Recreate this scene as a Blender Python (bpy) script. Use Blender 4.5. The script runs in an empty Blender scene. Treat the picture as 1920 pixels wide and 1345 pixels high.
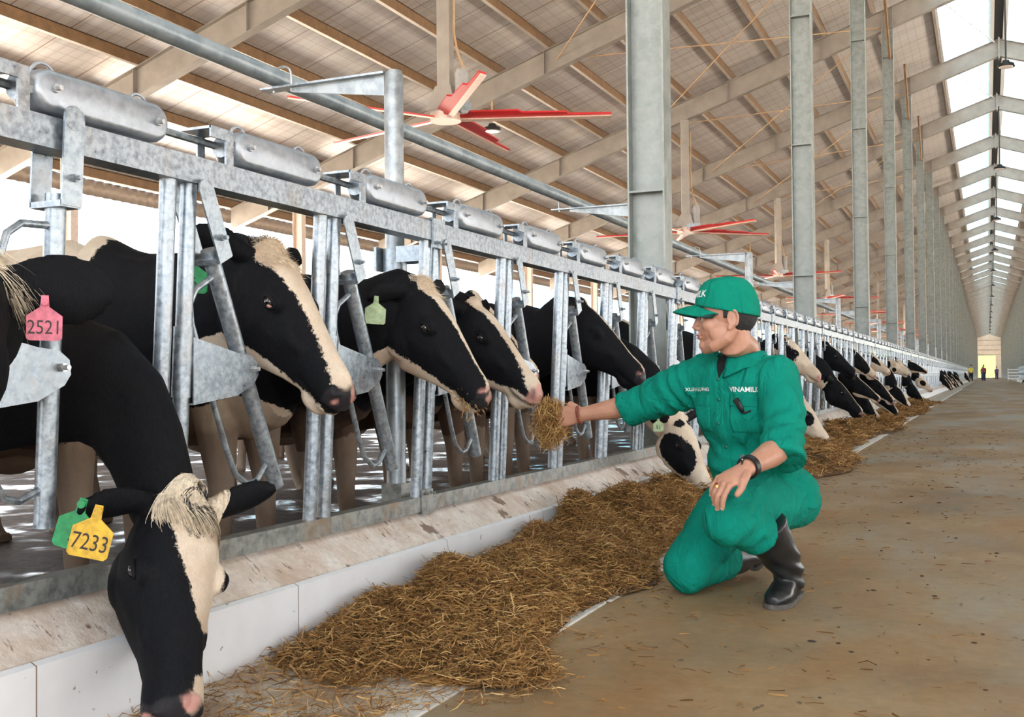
import bpy, math, random
import numpy as np
from mathutils import Vector, Matrix
from mathutils.bvhtree import BVHTree

# ------------------------------------------------------------------ camera, world, lights
SC = bpy.context.scene
COL = SC.collection
cam_d = bpy.data.cameras.new('camera')
cam_d.sensor_fit = 'HORIZONTAL'
cam_d.sensor_width = 36.0
cam_d.lens = 2017.0 / 1920.0 * 36.0
cam_d.clip_start = 0.05
cam_d.clip_end = 3000
cam = bpy.data.objects.new('camera', cam_d)
COL.objects.link(cam)
_R = Vector((0.91464044, 0.4041641, -0.0091787))
_U = Vector((0.01594207, -0.01337217, 0.99978349))
_F = Vector((-0.40395386, 0.91458874, 0.01867394))
cam.matrix_world = Matrix(((_R.x, _U.x, -_F.x, 0.0), (_R.y, _U.y, -_F.y, 0.0), (_R.z, _U.z, -_F.z, 0.75), (0, 0, 0, 1)))
SC.camera = cam
vs = SC.view_settings
vs.view_transform = 'Standard'
vs.look = 'None'
vs.exposure = 1.08
vs.gamma = 1.0
vs.use_curve_mapping = False
SC.cycles.max_bounces = 8
SC.cycles.diffuse_bounces = 5
SC.cycles.glossy_bounces = 3
SC.cycles.transmission_bounces = 4
SC.cycles.sample_clamp_indirect = 6.0
SC.cycles.caustics_reflective = False
SC.cycles.caustics_refractive = False

wd = bpy.data.worlds.new('world')
SC.world = wd
wd.use_nodes = True
nt = wd.node_tree
nt.nodes.clear()
wo = nt.nodes.new('ShaderNodeOutputWorld')
wb = nt.nodes.new('ShaderNodeBackground')
wr = nt.nodes.new('ShaderNodeValToRGB')
wt = nt.nodes.new('ShaderNodeTexCoord')
wsx = nt.nodes.new('ShaderNodeSeparateXYZ')
nt.links.new(wt.outputs['Generated'], wsx.inputs[0])
nt.links.new(wsx.outputs['Z'], wr.inputs[0])
wr.color_ramp.elements[0].position = 0.0
wr.color_ramp.elements[0].color = (0.93, 0.97, 1.0, 1)
wr.color_ramp.elements[1].position = 0.6
wr.color_ramp.elements[1].color = (0.72, 0.85, 1.0, 1)
nt.links.new(wr.outputs[0], wb.inputs[0])
wb.inputs[1].default_value = 2.4
nt.links.new(wb.outputs[0], wo.inputs[0])
sun_d = bpy.data.lights.new('sun', 'SUN')
sun_d.energy = 21.0
sun_d.angle = math.radians(12)
sun_d.color = (1.0, 0.96, 0.90)
sun = bpy.data.objects.new('sun', sun_d)
COL.objects.link(sun)
sun.rotation_euler = (math.radians(-18), math.radians(20), 0)

# ------------------------------------------------------------------ mesh helpers
class MB:
    def __init__(s):
        s.v = []
        s.f = []
    def add(s, v, f):
        o = len(s.v)
        s.v.extend([tuple(map(float, p)) for p in v])
        s.f.extend([tuple(int(i) + o for i in q) for q in f])
        return s
    def box(s, a, b):
        (x0, y0, z0), (x1, y1, z1) = a, b
        v = [(x0, y0, z0), (x1, y0, z0), (x1, y1, z0), (x0, y1, z0), (x0, y0, z1), (x1, y0, z1), (x1, y1, z1), (x0, y1, z1)]
        return s.add(v, [(3, 2, 1, 0), (4, 5, 6, 7), (0, 1, 5, 4), (1, 2, 6, 5), (2, 3, 7, 6), (3, 0, 4, 7)])
    def rbox(s, c, size, R):
        h = [k / 2 for k in size]
        v = []
        for z in (-1, 1):
            for x, y in ((-1, -1), (1, -1), (1, 1), (-1, 1)):
                v.append(Vector(c) + R @ Vector((x * h[0], y * h[1], z * h[2])))
        return s.add(v, [(3, 2, 1, 0), (4, 5, 6, 7), (0, 1, 5, 4), (1, 2, 6, 5), (2, 3, 7, 6), (3, 0, 4, 7)])
    def prism(s, pts, axis, a, b):
        n = len(pts)
        v = []
        for t in (a, b):
            for p, q in pts:
                v.append((t, p, q) if axis == 'x' else (p, t, q) if axis == 'y' else (p, q, t))
        return s.add(v, [tuple(range(n))[::-1], tuple(range(n, 2 * n))] + [(i, (i + 1) % n, n + (i + 1) % n, n + i) for i in range(n)])
    def tube(s, pts, rad, n=10, hint=None, asp=None, cap=True):
        """pts list of 3d; rad float or list; asp = list/float (second-axis ratio); hint = direction of the second axis"""
        P = [Vector(p) for p in pts]
        m = len(P)
        if not hasattr(rad, '__len__'):
            rad = [rad] * m
        if asp is None:
            asp = 1.0
        if not hasattr(asp, '__len__'):
            asp = [asp] * m
        T = []
        for i in range(m):
            t = (P[min(i + 1, m - 1)] - P[max(i - 1, 0)])
            T.append(t.normalized())
        h = Vector(hint) if hint is not None else (Vector((0, 0, 1)) if abs(T[0].z) < .9 else Vector((1, 0, 0)))
        rings = []
        for i in range(m):
            if hint is not None:
                h = Vector(hint)
            b = (h - T[i] * h.dot(T[i])).normalized()
            if hint is None:
                h = b
            a = b.cross(T[i]).normalized()
            rings.append([P[i] + a * (math.cos(k * 2 * math.pi / n) * rad[i]) + b * (math.sin(k * 2 * math.pi / n) * rad[i] * asp[i]) for k in range(n)])
        return s.loft(rings, cap)
    def loft(s, rings, cap=True):
        n = len(rings[0])
        v = [p for r in rings for p in r]
        f = []
        for i in range(len(rings) - 1):
            for k in range(n):
                f.append((i * n + k, i * n + (k + 1) % n, (i + 1) * n + (k + 1) % n, (i + 1) * n + k))
        if cap:
            f.append(tuple(range(n))[::-1])
            f.append(tuple(range((len(rings) - 1) * n, len(rings) * n)))
        return s.add(v, f)
    def ell(s, c, r, R=None, nu=16, nv=10):
        if not hasattr(r, '__len__'):
            r = (r, r, r)
        R = R or Matrix.Identity(3)
        c = Vector(c)
        v = [c + R @ Vector((0, 0, r[2]))]
        for j in range(1, nv):
            t = math.pi * j / nv
            for i in range(nu):
                p = 2 * math.pi * i / nu
                v.append(c + R @ Vector((r[0] * math.sin(t) * math.cos(p), r[1] * math.sin(t) * math.sin(p), r[2] * math.cos(t))))
        v.append(c + R @ Vector((0, 0, -r[2])))
        f = [(0, 1 + i, 1 + (i + 1) % nu) for i in range(nu)]
        for j in range(nv - 2):
            for i in range(nu):
                a = 1 + j * nu + i
                b = 1 + j * nu + (i + 1) % nu
                f.append((a, a + nu, b + nu, b))
        o = 1 + (nv - 2) * nu
        e = len(v) - 1
        f += [(o + (i + 1) % nu, o + i, e) for i in range(nu)]
        return s.add(v, f)
    def mesh(s, name, smooth=None):
        me = bpy.data.meshes.new(name)
        me.from_pydata(s.v, [], s.f)
        me.validate()
        me.update()
        if smooth is not None:
            shade(me, smooth)
        return me

def shade(me, ang=None):
    if ang is None:
        return
    me.polygons.foreach_set('use_smooth', [True] * len(me.polygons))
    if ang < 180:
        try:
            me.set_sharp_from_angle(angle=math.radians(ang))
        except Exception:
            pass
    me.update()

def obj(name, mb, mat=None, parent=None, smooth=35, label=None):
    me = mb.mesh(name, smooth) if isinstance(mb, MB) else mb
    o = bpy.data.objects.new(name, me)
    COL.objects.link(o)
    if mat is not None and not me.materials:
        me.materials.append(mat)
    if parent is not None:
        o.parent = parent
    if label:
        o['label'] = label
    return o

def tag(o, label, cat, group=None):
    o['label'] = label
    o['category'] = cat
    if group:
        o['group'] = group
    return o

def empty(name, loc=(0, 0, 0), rz=0):
    o = bpy.data.objects.new(name, None)
    o.empty_display_size = .1
    COL.objects.link(o)
    o.location = loc
    o.rotation_euler = (0, 0, rz)
    return o

def struct(name, mb, mat, smooth=None):
    o = obj(name, mb, mat, None, smooth)
    o['kind'] = 'structure'
    return o

def copy_tree(o, loc=None, parent=None):
    c = o.copy()
    COL.objects.link(c)
    c.parent = parent
    if loc is not None:
        c.location = loc
    for ch in list(o.children):
        copy_tree(ch, None, c)
    return c

def remesh(mb, vox, it=2, fac=.5, name='m'):
    me = mb.mesh(name)
    o = bpy.data.objects.new(name, me)
    COL.objects.link(o)
    m = o.modifiers.new('r', 'REMESH')
    m.mode = 'VOXEL'
    m.voxel_size = vox
    m.use_smooth_shade = True
    if it:
        q = o.modifiers.new('s', 'SMOOTH')
        q.iterations = it
        q.factor = fac
    dg = bpy.context.evaluated_depsgraph_get()
    dg.update()
    r = bpy.data.meshes.new_from_object(o.evaluated_get(dg))
    bpy.data.objects.remove(o)
    bpy.data.meshes.remove(me)
    r.name = name
    return r

def getv(me):
    a = np.empty(len(me.vertices) * 3, np.float32)
    me.vertices.foreach_get('co', a)
    return a.reshape(-1, 3).astype(np.float64)

def getn(me):
    a = np.empty(len(me.vertices) * 3, np.float32)
    me.vertices.foreach_get('normal', a)
    return a.reshape(-1, 3).astype(np.float64)

def setv(me, v):
    me.vertices.foreach_set('co', np.ascontiguousarray(v, np.float32).ravel())
    me.update()

def attr(me, name, val):
    a = me.attributes.new(name, 'FLOAT', 'POINT')
    a.data.foreach_set('value', np.ascontiguousarray(val, np.float32))

def nz(p, scale=1.0, seed=0, octv=3):
    """smooth pseudo-noise, about -1..1, on an (N,3) array"""
    rs = np.random.RandomState(seed)
    out = np.zeros(len(p))
    amp = 1.0
    tot = 0
    fr = 1.0 / scale
    for o in range(octv):
        acc = np.zeros(len(p))
        for k in range(6):
            d = rs.normal(size=3)
            d = d / np.linalg.norm(d) * fr * 2.2 * rs.uniform(.7, 1.3)
            acc += np.sin(p @ d + rs.uniform(0, 6.28))
        out += amp * acc / 2.6
        tot += amp
        amp *= .5
        fr *= 2.1
    return out / tot

def curve_text(txt, size, name='text', extrude=0.0, bold=False):
    c = bpy.data.curves.new(name, 'FONT')
    c.body = txt
    c.size = size
    c.align_x = 'CENTER'
    c.align_y = 'CENTER'
    c.extrude = extrude
    c.resolution_u = 3
    if bold:
        c.offset = size * .02
    o = bpy.data.objects.new(name, c)
    COL.objects.link(o)
    dg = bpy.context.evaluated_depsgraph_get()
    dg.update()
    me = bpy.data.meshes.new_from_object(o.evaluated_get(dg))
    bpy.data.objects.remove(o)
    me.name = name
    return me

ORD = ['first', 'second', 'third', 'fourth', 'fifth', 'sixth', 'seventh', 'eighth', 'ninth', 'tenth', 'eleventh', 'twelfth']

# ------------------------------------------------------------------ materials
def mk(name):
    m = bpy.data.materials.new(name)
    m.use_nodes = True
    t = m.node_tree
    return m, t, t.nodes['Principled BSDF']

def N(t, typ, **kw):
    n = t.nodes.new(typ)
    for k, v in kw.items():
        setattr(n, k, v)
    return n

def noise(t, scale, detail=4, rough=.55, vec=None, dist=0):
    n = N(t, 'ShaderNodeTexNoise')
    n.inputs['Scale'].default_value = scale
    n.inputs['Detail'].default_value = detail
    n.inputs['Roughness'].default_value = rough
    n.inputs['Distortion'].default_value = dist
    if vec is not None:
        t.links.new(vec, n.inputs['Vector'])
    return n.outputs[0]

def ramp(t, fac, stops):
    r = N(t, 'ShaderNodeValToRGB')
    e = r.color_ramp.elements
    while len(e) < len(stops):
        e.new(.5)
    for i, (p, c) in enumerate(stops):
        e[i].position = p
        e[i].color = (*c, 1) if len(c) == 3 else c
    t.links.new(fac, r.inputs[0])
    return r.outputs[0]

def mathn(t, op, a, b=None, c=None):
    n = N(t, 'ShaderNodeMath', operation=op)
    for i, x in enumerate((a, b, c)):
        if x is None:
            continue
        if isinstance(x, (int, float)):
            n.inputs[i].default_value = x
        else:
            t.links.new(x, n.inputs[i])
    return n.outputs[0]

def mix(t, fac, a, b, blend='MIX'):
    n = N(t, 'ShaderNodeMix', data_type='RGBA', blend_type=blend)
    for i, x in ((0, fac), (6, a), (7, b)):
        if isinstance(x, (int, float)):
            n.inputs[i].default_value = x
        elif isinstance(x, tuple):
            n.inputs[i].default_value = (*x, 1)
        else:
            t.links.new(x, n.inputs[i])
    return n.outputs[2]

def objco(t, scale=(1, 1, 1), rot=(0, 0, 0)):
    c = N(t, 'ShaderNodeTexCoord')
    m = N(t, 'ShaderNodeMapping')
    m.inputs['Scale'].default_value = scale
    m.inputs['Rotation'].default_value = rot
    t.links.new(c.outputs['Object'], m.inputs[0])
    return m.outputs[0]

def worldco(t, scale=(1, 1, 1)):
    c = N(t, 'ShaderNodeNewGeometry')
    m = N(t, 'ShaderNodeMapping')
    m.inputs['Scale'].default_value = scale
    t.links.new(c.outputs['Position'], m.inputs[0])
    return m.outputs[0]

def bump(t, b, h, strength=.3, dist=.01):
    n = N(t, 'ShaderNodeBump')
    n.inputs['Strength'].default_value = strength
    n.inputs['Distance'].default_value = dist
    t.links.new(h, n.inputs['Height'])
    t.links.new(n.outputs[0], b.inputs['Normal'])

def simple(name, col, rough=.5, metal=0, var=.12, vs=30, bmp=0, spec=.5):
    m, t, b = mk(name)
    v = worldco(t)
    n = noise(t, vs, 4, .6, v)
    d = tuple(max(0, c * (1 - var)) for c in col)
    l = tuple(min(1, c * (1 + var)) for c in col)
    t.links.new(ramp(t, n, [(.3, d), (.7, l)]), b.inputs['Base Color'])
    b.inputs['Roughness'].default_value = rough
    b.inputs['Metallic'].default_value = metal
    b.inputs['Specular IOR Level'].default_value = spec
    if bmp:
        bump(t, b, n, bmp, .01)
    return m

def galv(name, a, b_, c, metal=.55, rough=.42, dirt=0.0, sc=28):
    m, t, b = mk(name)
    v = worldco(t)
    n1 = noise(t, sc, 5, .65, v)
    n2 = noise(t, 4, 3, .5, v)
    vo = N(t, 'ShaderNodeTexVoronoi')
    vo.inputs['Scale'].default_value = sc * 1.7
    t.links.new(v, vo.inputs['Vector'])
    s = mathn(t, 'ADD', mathn(t, 'MULTIPLY', n1, .82), mathn(t, 'MULTIPLY', vo.outputs['Color'], .12))
    s = mathn(t, 'ADD', s, mathn(t, 'MULTIPLY', n2, .15))
    col = ramp(t, s, [(.38, a), (.5, b_), (.62, c)])
    if dirt:
        dn = noise(t, 9, 6, .7, worldco(t, (1, 1, .5)))
        col = mix(t, ramp(t, dn, [(.54, (0, 0, 0)), (.68, (dirt, dirt, dirt))]), col, (.34, .23, .14))
    t.links.new(col, b.inputs['Base Color'])
    b.inputs['Metallic'].default_value = metal
    t.links.new(ramp(t, n1, [(.3, (rough - .1,) * 3), (.7, (rough + .15,) * 3)]), b.inputs['Roughness'])
    bump(t, b, n1, .12, .004)
    return m

M = {}
M['galv'] = galv('galvanised_steel', (.19, .225, .26), (.285, .325, .36), (.42, .465, .505), metal=.68, rough=.36, dirt=.3, sc=55)
M['galv_low'] = galv('galvanised_steel_dirty', (.16, .17, .16), (.26, .265, .25), (.38, .38, .35), dirt=.85)
M['weight'] = galv('cast_weight_zinc', (.33, .36, .40), (.38, .41, .45), (.44, .47, .51), metal=.75, rough=.42, sc=40)
M['col'] = galv('column_zinc', (.20, .22, .20), (.25, .268, .248), (.31, .325, .31), metal=.4, rough=.45, sc=10)
M['pole'] = galv('pole_zinc', (.22, .25, .27), (.31, .34, .36), (.43, .46, .48), metal=.6, rough=.4, sc=14)
M['pipe'] = galv('pipe_zinc', (.20, .25, .28), (.27, .32, .35), (.36, .41, .44), metal=.3, rough=.4, sc=10)
M['bolt'] = simple('bolt_zinc', (.62, .63, .64), .3, .8)
M['dark_metal'] = simple('dark_metal', (.05, .055, .06), .5, .4)
M['rafter'] = simple('rafter_steel', (.34, .305, .27), .45, .3, .14, 3)
M['purlin'] = simple('purlin_steel', (.20, .115, .055), .5, .2, .2, 6)
M['purlin_flange'] = simple('purlin_flange_steel', (.50, .44, .38), .45, .3, .12, 6)
M['orange'] = simple('primer_orange', (.50, .32, .17), .5)
M['red'] = simple('fan_red', (.62, .02, .025), .35)
M['fanlight'] = simple('fan_blade_alu', (.80, .62, .52), .35, .3)
M['black'] = simple('black_plastic', (.012, .012, .012), .45)
M['white'] = simple('white_paint', (.80, .80, .78), .5)
# ------------------------------------------------------------------ roof, columns, floor
BAY = 6.67
Y0F = 6.95
XR = 0.45
SL = 0.3365
ZR = 9.84
def zr(x):          # underside of the rafters
    return ZR - SL * abs(x - XR)
XE = -16.4
XE2 = 2 * XR - XE
YS, YE = -9.0, 268.0

def mat_floor():
    m, t, b = mk('alley_concrete')
    v = worldco(t)
    big = noise(t, .8, 6, .6, v, .4)
    st = noise(t, 1.7, 7, .68, worldco(t, (1.3, .8, 1)), .6)
    fi = noise(t, 22, 7, .72, v)
    c1 = ramp(t, big, [(.34, (.24, .165, .09)), (.5, (.36, .235, .12)), (.68, (.47, .325, .18))])
    c2 = mix(t, ramp(t, st, [(.44, (0, 0, 0)), (.66, (.75,) * 3)]), c1, (.36, .185, .065))
    gr = noise(t, .55, 5, .62, worldco(t, (1.6, .7, 1)), .3)
    c2b = mix(t, ramp(t, gr, [(.5, (0, 0, 0)), (.66, (.75,) * 3)]), c2, (.30, .26, .19))
    c3 = mix(t, .55, c2b, ramp(t, fi, [(.3, (.55,) * 3), (.7, (1.0,) * 3)]), 'MULTIPLY')
    sp = noise(t, 16, 3, .7, worldco(t, (1.6, .5, 1)))
    c4 = mix(t, ramp(t, sp, [(.655, (0, 0, 0)), (.70, (.8,) * 3)]), c3, (.10, .062, .035))
    t.links.new(c4, b.inputs['Base Color'])
    t.links.new(ramp(t, gr, [(.4, (.72,) * 3), (.62, (.46,) * 3)]), b.inputs['Roughness'])
    b.inputs['Specular IOR Level'].default_value = .3
    bump(t, b, fi, .25, .004)
    return m

def mat_manger():
    m, t, b = mk('manger_lining')
    v = worldco(t)
    n = noise(t, 5, 6, .65, v, .5)
    t.links.new(ramp(t, n, [(.36, (.36, .22, .12)), (.5, (.52, .38, .26)), (.6, (.66, .62, .57))]), b.inputs['Base Color'])
    b.inputs['Roughness'].default_value = .5
    return m

def mat_kerb_top():
    m, t, b = mk('kerb_concrete')
    v = worldco(t)
    n = noise(t, 9, 6, .65, v)
    f = noise(t, 55, 5, .7, v)
    c = ramp(t, n, [(.3, (.70, .56, .46)), (.55, (.87, .75, .65)), (.75, (.93, .85, .77))])
    c = mix(t, .5, c, ramp(t, f, [(.3, (.6,) * 3), (.62, (1,) * 3)]), 'MULTIPLY')
    sp = noise(t, 30, 3, .65, worldco(t, (.5, 1.8, .5)))
    c = mix(t, ramp(t, sp, [(.63, (0, 0, 0)), (.675, (.9,) * 3)]), c, (.15, .075, .045))
    ws = noise(t, 3.2, 6, .7, worldco(t, (1, 1.6, 1)), .5)
    c = mix(t, ramp(t, ws, [(.46, (0, 0, 0)), (.66, (.6,) * 3)]), c, (.52, .34, .22))
    bl = noise(t, 7, 4, .6, v)
    c = mix(t, ramp(t, bl, [(.63, (0, 0, 0)), (.67, (.85,) * 3)]), c, (.17, .085, .05))
    t.links.new(c, b.inputs['Base Color'])
    b.inputs['Roughness'].default_value = .75
    bump(t, b, f, .6, .006)
    return m

def mat_kerb_face():
    m, t, b = mk('kerb_white_lining')
    v = worldco(t)
    n = noise(t, 6, 5, .6, v)
    c = ramp(t, n, [(.3, (.78, .75, .74)), (.7, (.86, .84, .83))])
    sp = noise(t, 26, 3, .6, v)
    c = mix(t, ramp(t, sp, [(.68, (0, 0, 0)), (.72, (.8,) * 3)]), c, (.3, .18, .12))
    # sheet joints every 0.9 m along the barn
    s = N(t, 'ShaderNodeSeparateXYZ')
    t.links.new(v, s.inputs[0])
    k = mathn(t, 'FRACT', mathn(t, 'DIVIDE', mathn(t, 'ADD', s.outputs['Y'], .2), .9))
    j = mathn(t, 'LESS_THAN', k, .004)
    c = mix(t, j, c, (.25, .17, .12))
    t.links.new(c, b.inputs['Base Color'])
    b.inputs['Roughness'].default_value = .35
    return m

def mat_ceiling():
    m, t, b = mk('foil_roof_lining')
    s = N(t, 'ShaderNodeSeparateXYZ')
    t.links.new(worldco(t), s.inputs[0])
    def lines(o, per, w):
        k = mathn(t, 'FRACT', mathn(t, 'DIVIDE', o, per))
        return mathn(t, 'LESS_THAN', k, w)
    gx = lines(mathn(t, 'ADD', s.outputs['X'], 100), .20, .07)
    gy = lines(mathn(t, 'ADD', s.outputs['Y'], 100), .20, .07)
    g = mathn(t, 'MAXIMUM', gx, gy)
    jt = lines(mathn(t, 'ADD', s.outputs['Y'], 100), 1.11, .02)
    n = noise(t, 1.4, 5, .6, worldco(t, (.25, 3, 1)))
    c = ramp(t, n, [(.32, (.78, .73, .70)), (.5, (.88, .84, .82)), (.7, (.95, .93, .92))])
    c = mix(t, mathn(t, 'MULTIPLY', g, .30), c, (.36, .24, .15))
    c = mix(t, mathn(t, 'MULTIPLY', jt, .75), c, (.30, .17, .10))
    t.links.new(c, b.inputs['Base Color'])
    b.inputs['Roughness'].default_value = .46
    b.inputs['Metallic'].default_value = .62
    bump(t, b, n, .25, .02)
    return m

def mat_ridge():
    m, t, b = mk('translucent_ridge_sheet')
    nt_ = noise(t, 2.2, 4, .6, worldco(t, (.3, 2.5, 1)))
    c = ramp(t, nt_, [(.3, (.34, .43, .47)), (.7, (.50, .58, .61))])
    tr = N(t, 'ShaderNodeBsdfTranslucent')
    t.links.new(c, tr.inputs[0])
    df = N(t, 'ShaderNodeBsdfDiffuse')
    t.links.new(c, df.inputs[0])
    mx = N(t, 'ShaderNodeMixShader')
    mx.inputs[0].default_value = .35
    t.links.new(tr.outputs[0], mx.inputs[1])
    t.links.new(df.outputs[0], mx.inputs[2])
    t.links.new(mx.outputs[0], t.nodes['Material Output'].inputs[0])
    return m

def mat_wetfloor():
    m, t, b = mk('wet_slurry_floor')
    v = worldco(t)
    n = noise(t, 14, 5, .7, worldco(t, (1, 1.3, 1)), .8)
    n2 = noise(t, 2.5, 3, .6, v)
    t.links.new(ramp(t, n, [(.35, (.022, .013, .009)), (.6, (.12, .07, .043))]), b.inputs['Base Color'])
    t.links.new(ramp(t, n2, [(.38, (.12,) * 3), (.50, (.7,) * 3)]), b.inputs['Roughness'])
    b.inputs['Specular IOR Level'].default_value = .5
    bump(t, b, n, .35, .02)
    return m

M['floor'] = mat_floor()
M['manger'] = mat_manger()
M['kerb_top'] = mat_kerb_top()
M['kerb_face'] = mat_kerb_face()
M['ceiling'] = mat_ceiling()
M['ridge'] = mat_ridge()
M['wet'] = mat_wetfloor()
M['soil'] = simple('outside_soil', (.80, .67, .53), .9, 0, .2, 1.2)
M['grass'] = simple('outside_grass', (.10, .165, .035), 1.0, 0, .3, .8, 0, 0.0)
M['corr'] = simple('corrugated_sheet', (.46, .38, .31), .5, .2)
M['endwall'] = simple('end_wall_sheet', (.66, .57, .48), .5, .1, .08, 1.5)
M['stripe'] = simple('stripe_paint', (.72, .68, .62), .6, 0, .15, 18)

XK = -1.77
mb = MB().box((XK - .05, YS - 3, -.2), (2 * XR - XK + .05, YE + 60, 0))
struct('floor', mb, M['floor'])
# cow standing floors
struct('floor_left_pen', MB().box((-16.6, YS - 3, -.2), (XK - .30, YE, .05)), M['wet'])
struct('floor_right_pen', MB().box((2 * XR - XK + .30, YS - 3, -.2), (17.6, YE, .05)), M['wet'])
# manger lining and painted line
o = obj('manger_lining', MB().box((XK, YS, 0.0), (-1.235, 118, .006)), M['manger'])
tag(o, 'stained white manger lining strip under the hay along the left kerb', 'manger lining')
mb = MB()
rs = random.Random(3)
y = .5
while y < 60:
    l = rs.uniform(.25, .8)
    w = .030 + .01 * rs.random()
    mb.prism([(-1.2 - w, y), (-1.2 + w, y), (-1.2 + w * rs.uniform(.8, 1), y + l), (-1.2 - w, y + l)], 'z', .0, .007)
    y += l + rs.choice((0.002, 0.002, .03))
o = obj('floor_line', mb, M['stripe'])
tag(o, 'worn white line on the alley floor along the outer hay edge', 'floor marking')

def kerb(name, sgn, y0, y1, lab):
    X = lambda x: x if sgn < 0 else 2 * XR - x
    r = empty(name, (X(-1.95), (y0 + y1) / 2, 0))
    def pr(nm, pts, mat):
        p2 = [(X(a) - r.location.x, z) for a, z in pts]
        if sgn > 0:
            p2 = p2[::-1]
        m = MB().prism(p2, 'y', y0 - r.location.y, y1 - r.location.y)
        obj(nm, m, mat, r, None)
    pr('kerb_body', [(-2.16, 0), (-1.775, 0), (-1.775, .178), (-1.9, .270), (-2.16, .272)], M['kerb_top'])
    pr('kerb_lining', [(-1.7745, 0), (-1.760, 0), (-1.760, .179), (-1.7745, .186)], M['kerb_face'])
    tag(r, lab, 'kerb')
kerb('feed_kerb', -1, YS, 118, 'long concrete feed kerb with white lined face under the left headlocks')
kerb('feed_kerb', 1, 60, 118, 'distant concrete feed kerb along the right side of the alley')

# roof sheets
def slab(name, pts, y0, y1, mat):
    return struct(name, MB().prism(pts, 'y', y0, y1), mat)
TH = .47 + .20       # rafter depth + purlin depth
XS = -1.02
slab('ceiling', [(XE, zr(XE) + TH), (XS, zr(XS) + TH), (XS, zr(XS) + TH + .06), (XE, zr(XE) + TH + .06)], YS, YE, M['ceiling'])
slab('ceiling_right', [(2 * XR - XS, zr(XS) + TH), (XE2, zr(XE) + TH), (XE2, zr(XE) + TH + .06), (2 * XR - XS, zr(XS) + TH + .06)], YS, YE, M['ceiling'])
for s_, nm in ((-1, 'ridge_sheet_left'), (1, 'ridge_sheet_right')):
    f = lambda x: XR + s_ * (XR - x) if s_ > 0 else x
    a, b_ = (f(-1.25), f(XR - .17))
    za, zb = zr(-1.25) + TH + .32, zr(XR - .17) + TH + .32
    pts = [(a, za), (b_, zb), (b_, zb + .02), (a, za + .02)]
    if s_ > 0:
        pts = pts[::-1]
    o = struct('ceiling_' + nm, MB().prism(pts, 'y', YS, YE), M['ridge'])
# ridge beams either side of the dark vent slot, and the slot cover
for s_ in (-1, 1):
    x0 = XR + s_ * .17
    o = obj('ridge_beam', MB().box((x0 - .05, YS, zr(XR) + TH + .02), (x0 + .05, YE, zr(XR) + TH + .36)), M['white'])
    tag(o, 'white ridge beam on the %s side of the dark roof vent slot' % ('left' if s_ < 0 else 'right'), 'roof beam')
o = obj('vent_grille', MB().box((XR - .12, YS, zr(XR) + TH + .30), (XR + .12, YE, zr(XR) + TH + .34)), M['dark_metal'])
tag(o, 'dark ventilation slot running along the roof ridge', 'roof vent')

# rafters (one I-beam portal beam per frame)
def rafter_mesh(lx, rx, detail):
    mb = MB()
    d = .47
    def seg(xa, xb, da, db):
        for yy, w in ((0, .012),):
            mb.prism([(xa, zr(xa)), (xb, zr(xb)), (xb, zr(xb) + db), (xa, zr(xa) + da)], 'y', -.006, .006)
        mb.prism([(xa, zr(xa) - .012), (xb, zr(xb) - .012), (xb, zr(xb)), (xa, zr(xa))], 'y', -.09, .09)
        mb.prism([(xa, zr(xa) + da), (xb, zr(xb) + db), (xb, zr(xb) + db + .012), (xa, zr(xa) + da + .012)], 'y', -.09, .09)
    seg(lx, XR, d, d)
    seg(XR, rx, d, d)
    # stiffeners
    k = XR - .0
    xs = [XR, -2.03, -1.93, -2.17]
    x = -3.6
    while x > lx:
        xs.append(x)
        x -= 2.28
    for x in list(xs):
        mb.box((x - .006, -.085, zr(x)), (x + .006, .085, zr(x) + d))
        xx = 2 * XR - x
        if x != XR:
            mb.box((xx - .006, -.085, zr(x)), (xx + .006, .085, zr(x) + d))
    # end plate at the apex
    mb.box((XR - .02, -.11, zr(XR) - .08), (XR + .02, .11, zr(XR) + d + .05))
    return mb.mesh('roof_rafter', None)
frames = []
n = -2
while Y0F + n * BAY < YE:
    frames.append(Y0F + n * BAY)
    n += 1
rm = rafter_mesh(XE + .3, XE2 - .3, True)
for i, y in enumerate(frames):
    o = obj('roof_rafter', rm, M['rafter'])
    o.location = (0, y, 0)
    if i < 12:
        tag(o, 'pale steel roof rafter over the %s bay along the barn' % ORD[i], 'roof beam', 'roof rafters')
    else:
        tag(o, 'pale steel roof rafter in the distant part of the barn', 'roof beam', 'distant roof rafters')

# purlins: C-channels with a pale lower lip
def purlin(x, lab):
    z = zr(x) + .482
    r = empty('roof_purlin', (x, (YS + YE) / 2, z))
    h = (YE - YS) / 2
    a = MB().box((-.006, -h, 0), (.006, h, .19))
    a.box((-.075, -h, .178), (.006, h, .19))
    a.box((-.075, -h, .155), (-.069, h, .178))
    obj('channel_web', a, M['purlin'], r, None)
    a = MB().box((-.065, -h, -.006), (.008, h, 0))
    a.box((-.065, -h, 0), (-.059, h, .03))
    obj('channel_flange', a, M['purlin_flange'], r, None)
    tag(r, lab, 'roof purlin', 'roof purlins')
xs = [-1.06 - .0]
x = -2.34
while x > XE:
    xs.append(x)
    x -= 1.14
for i, x in enumerate(xs):
    purlin(x, 'brown channel purlin along the left roof slope, %s down from the ridge' % ((ORD + ['thirteenth', 'fourteenth'])[i]))
for i, x in enumerate(xs):
    purlin(2 * XR - x, 'brown channel purlin along the far right roof slope, %s down from the ridge' % ((ORD + ['thirteenth', 'fourteenth'])[i]))
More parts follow.
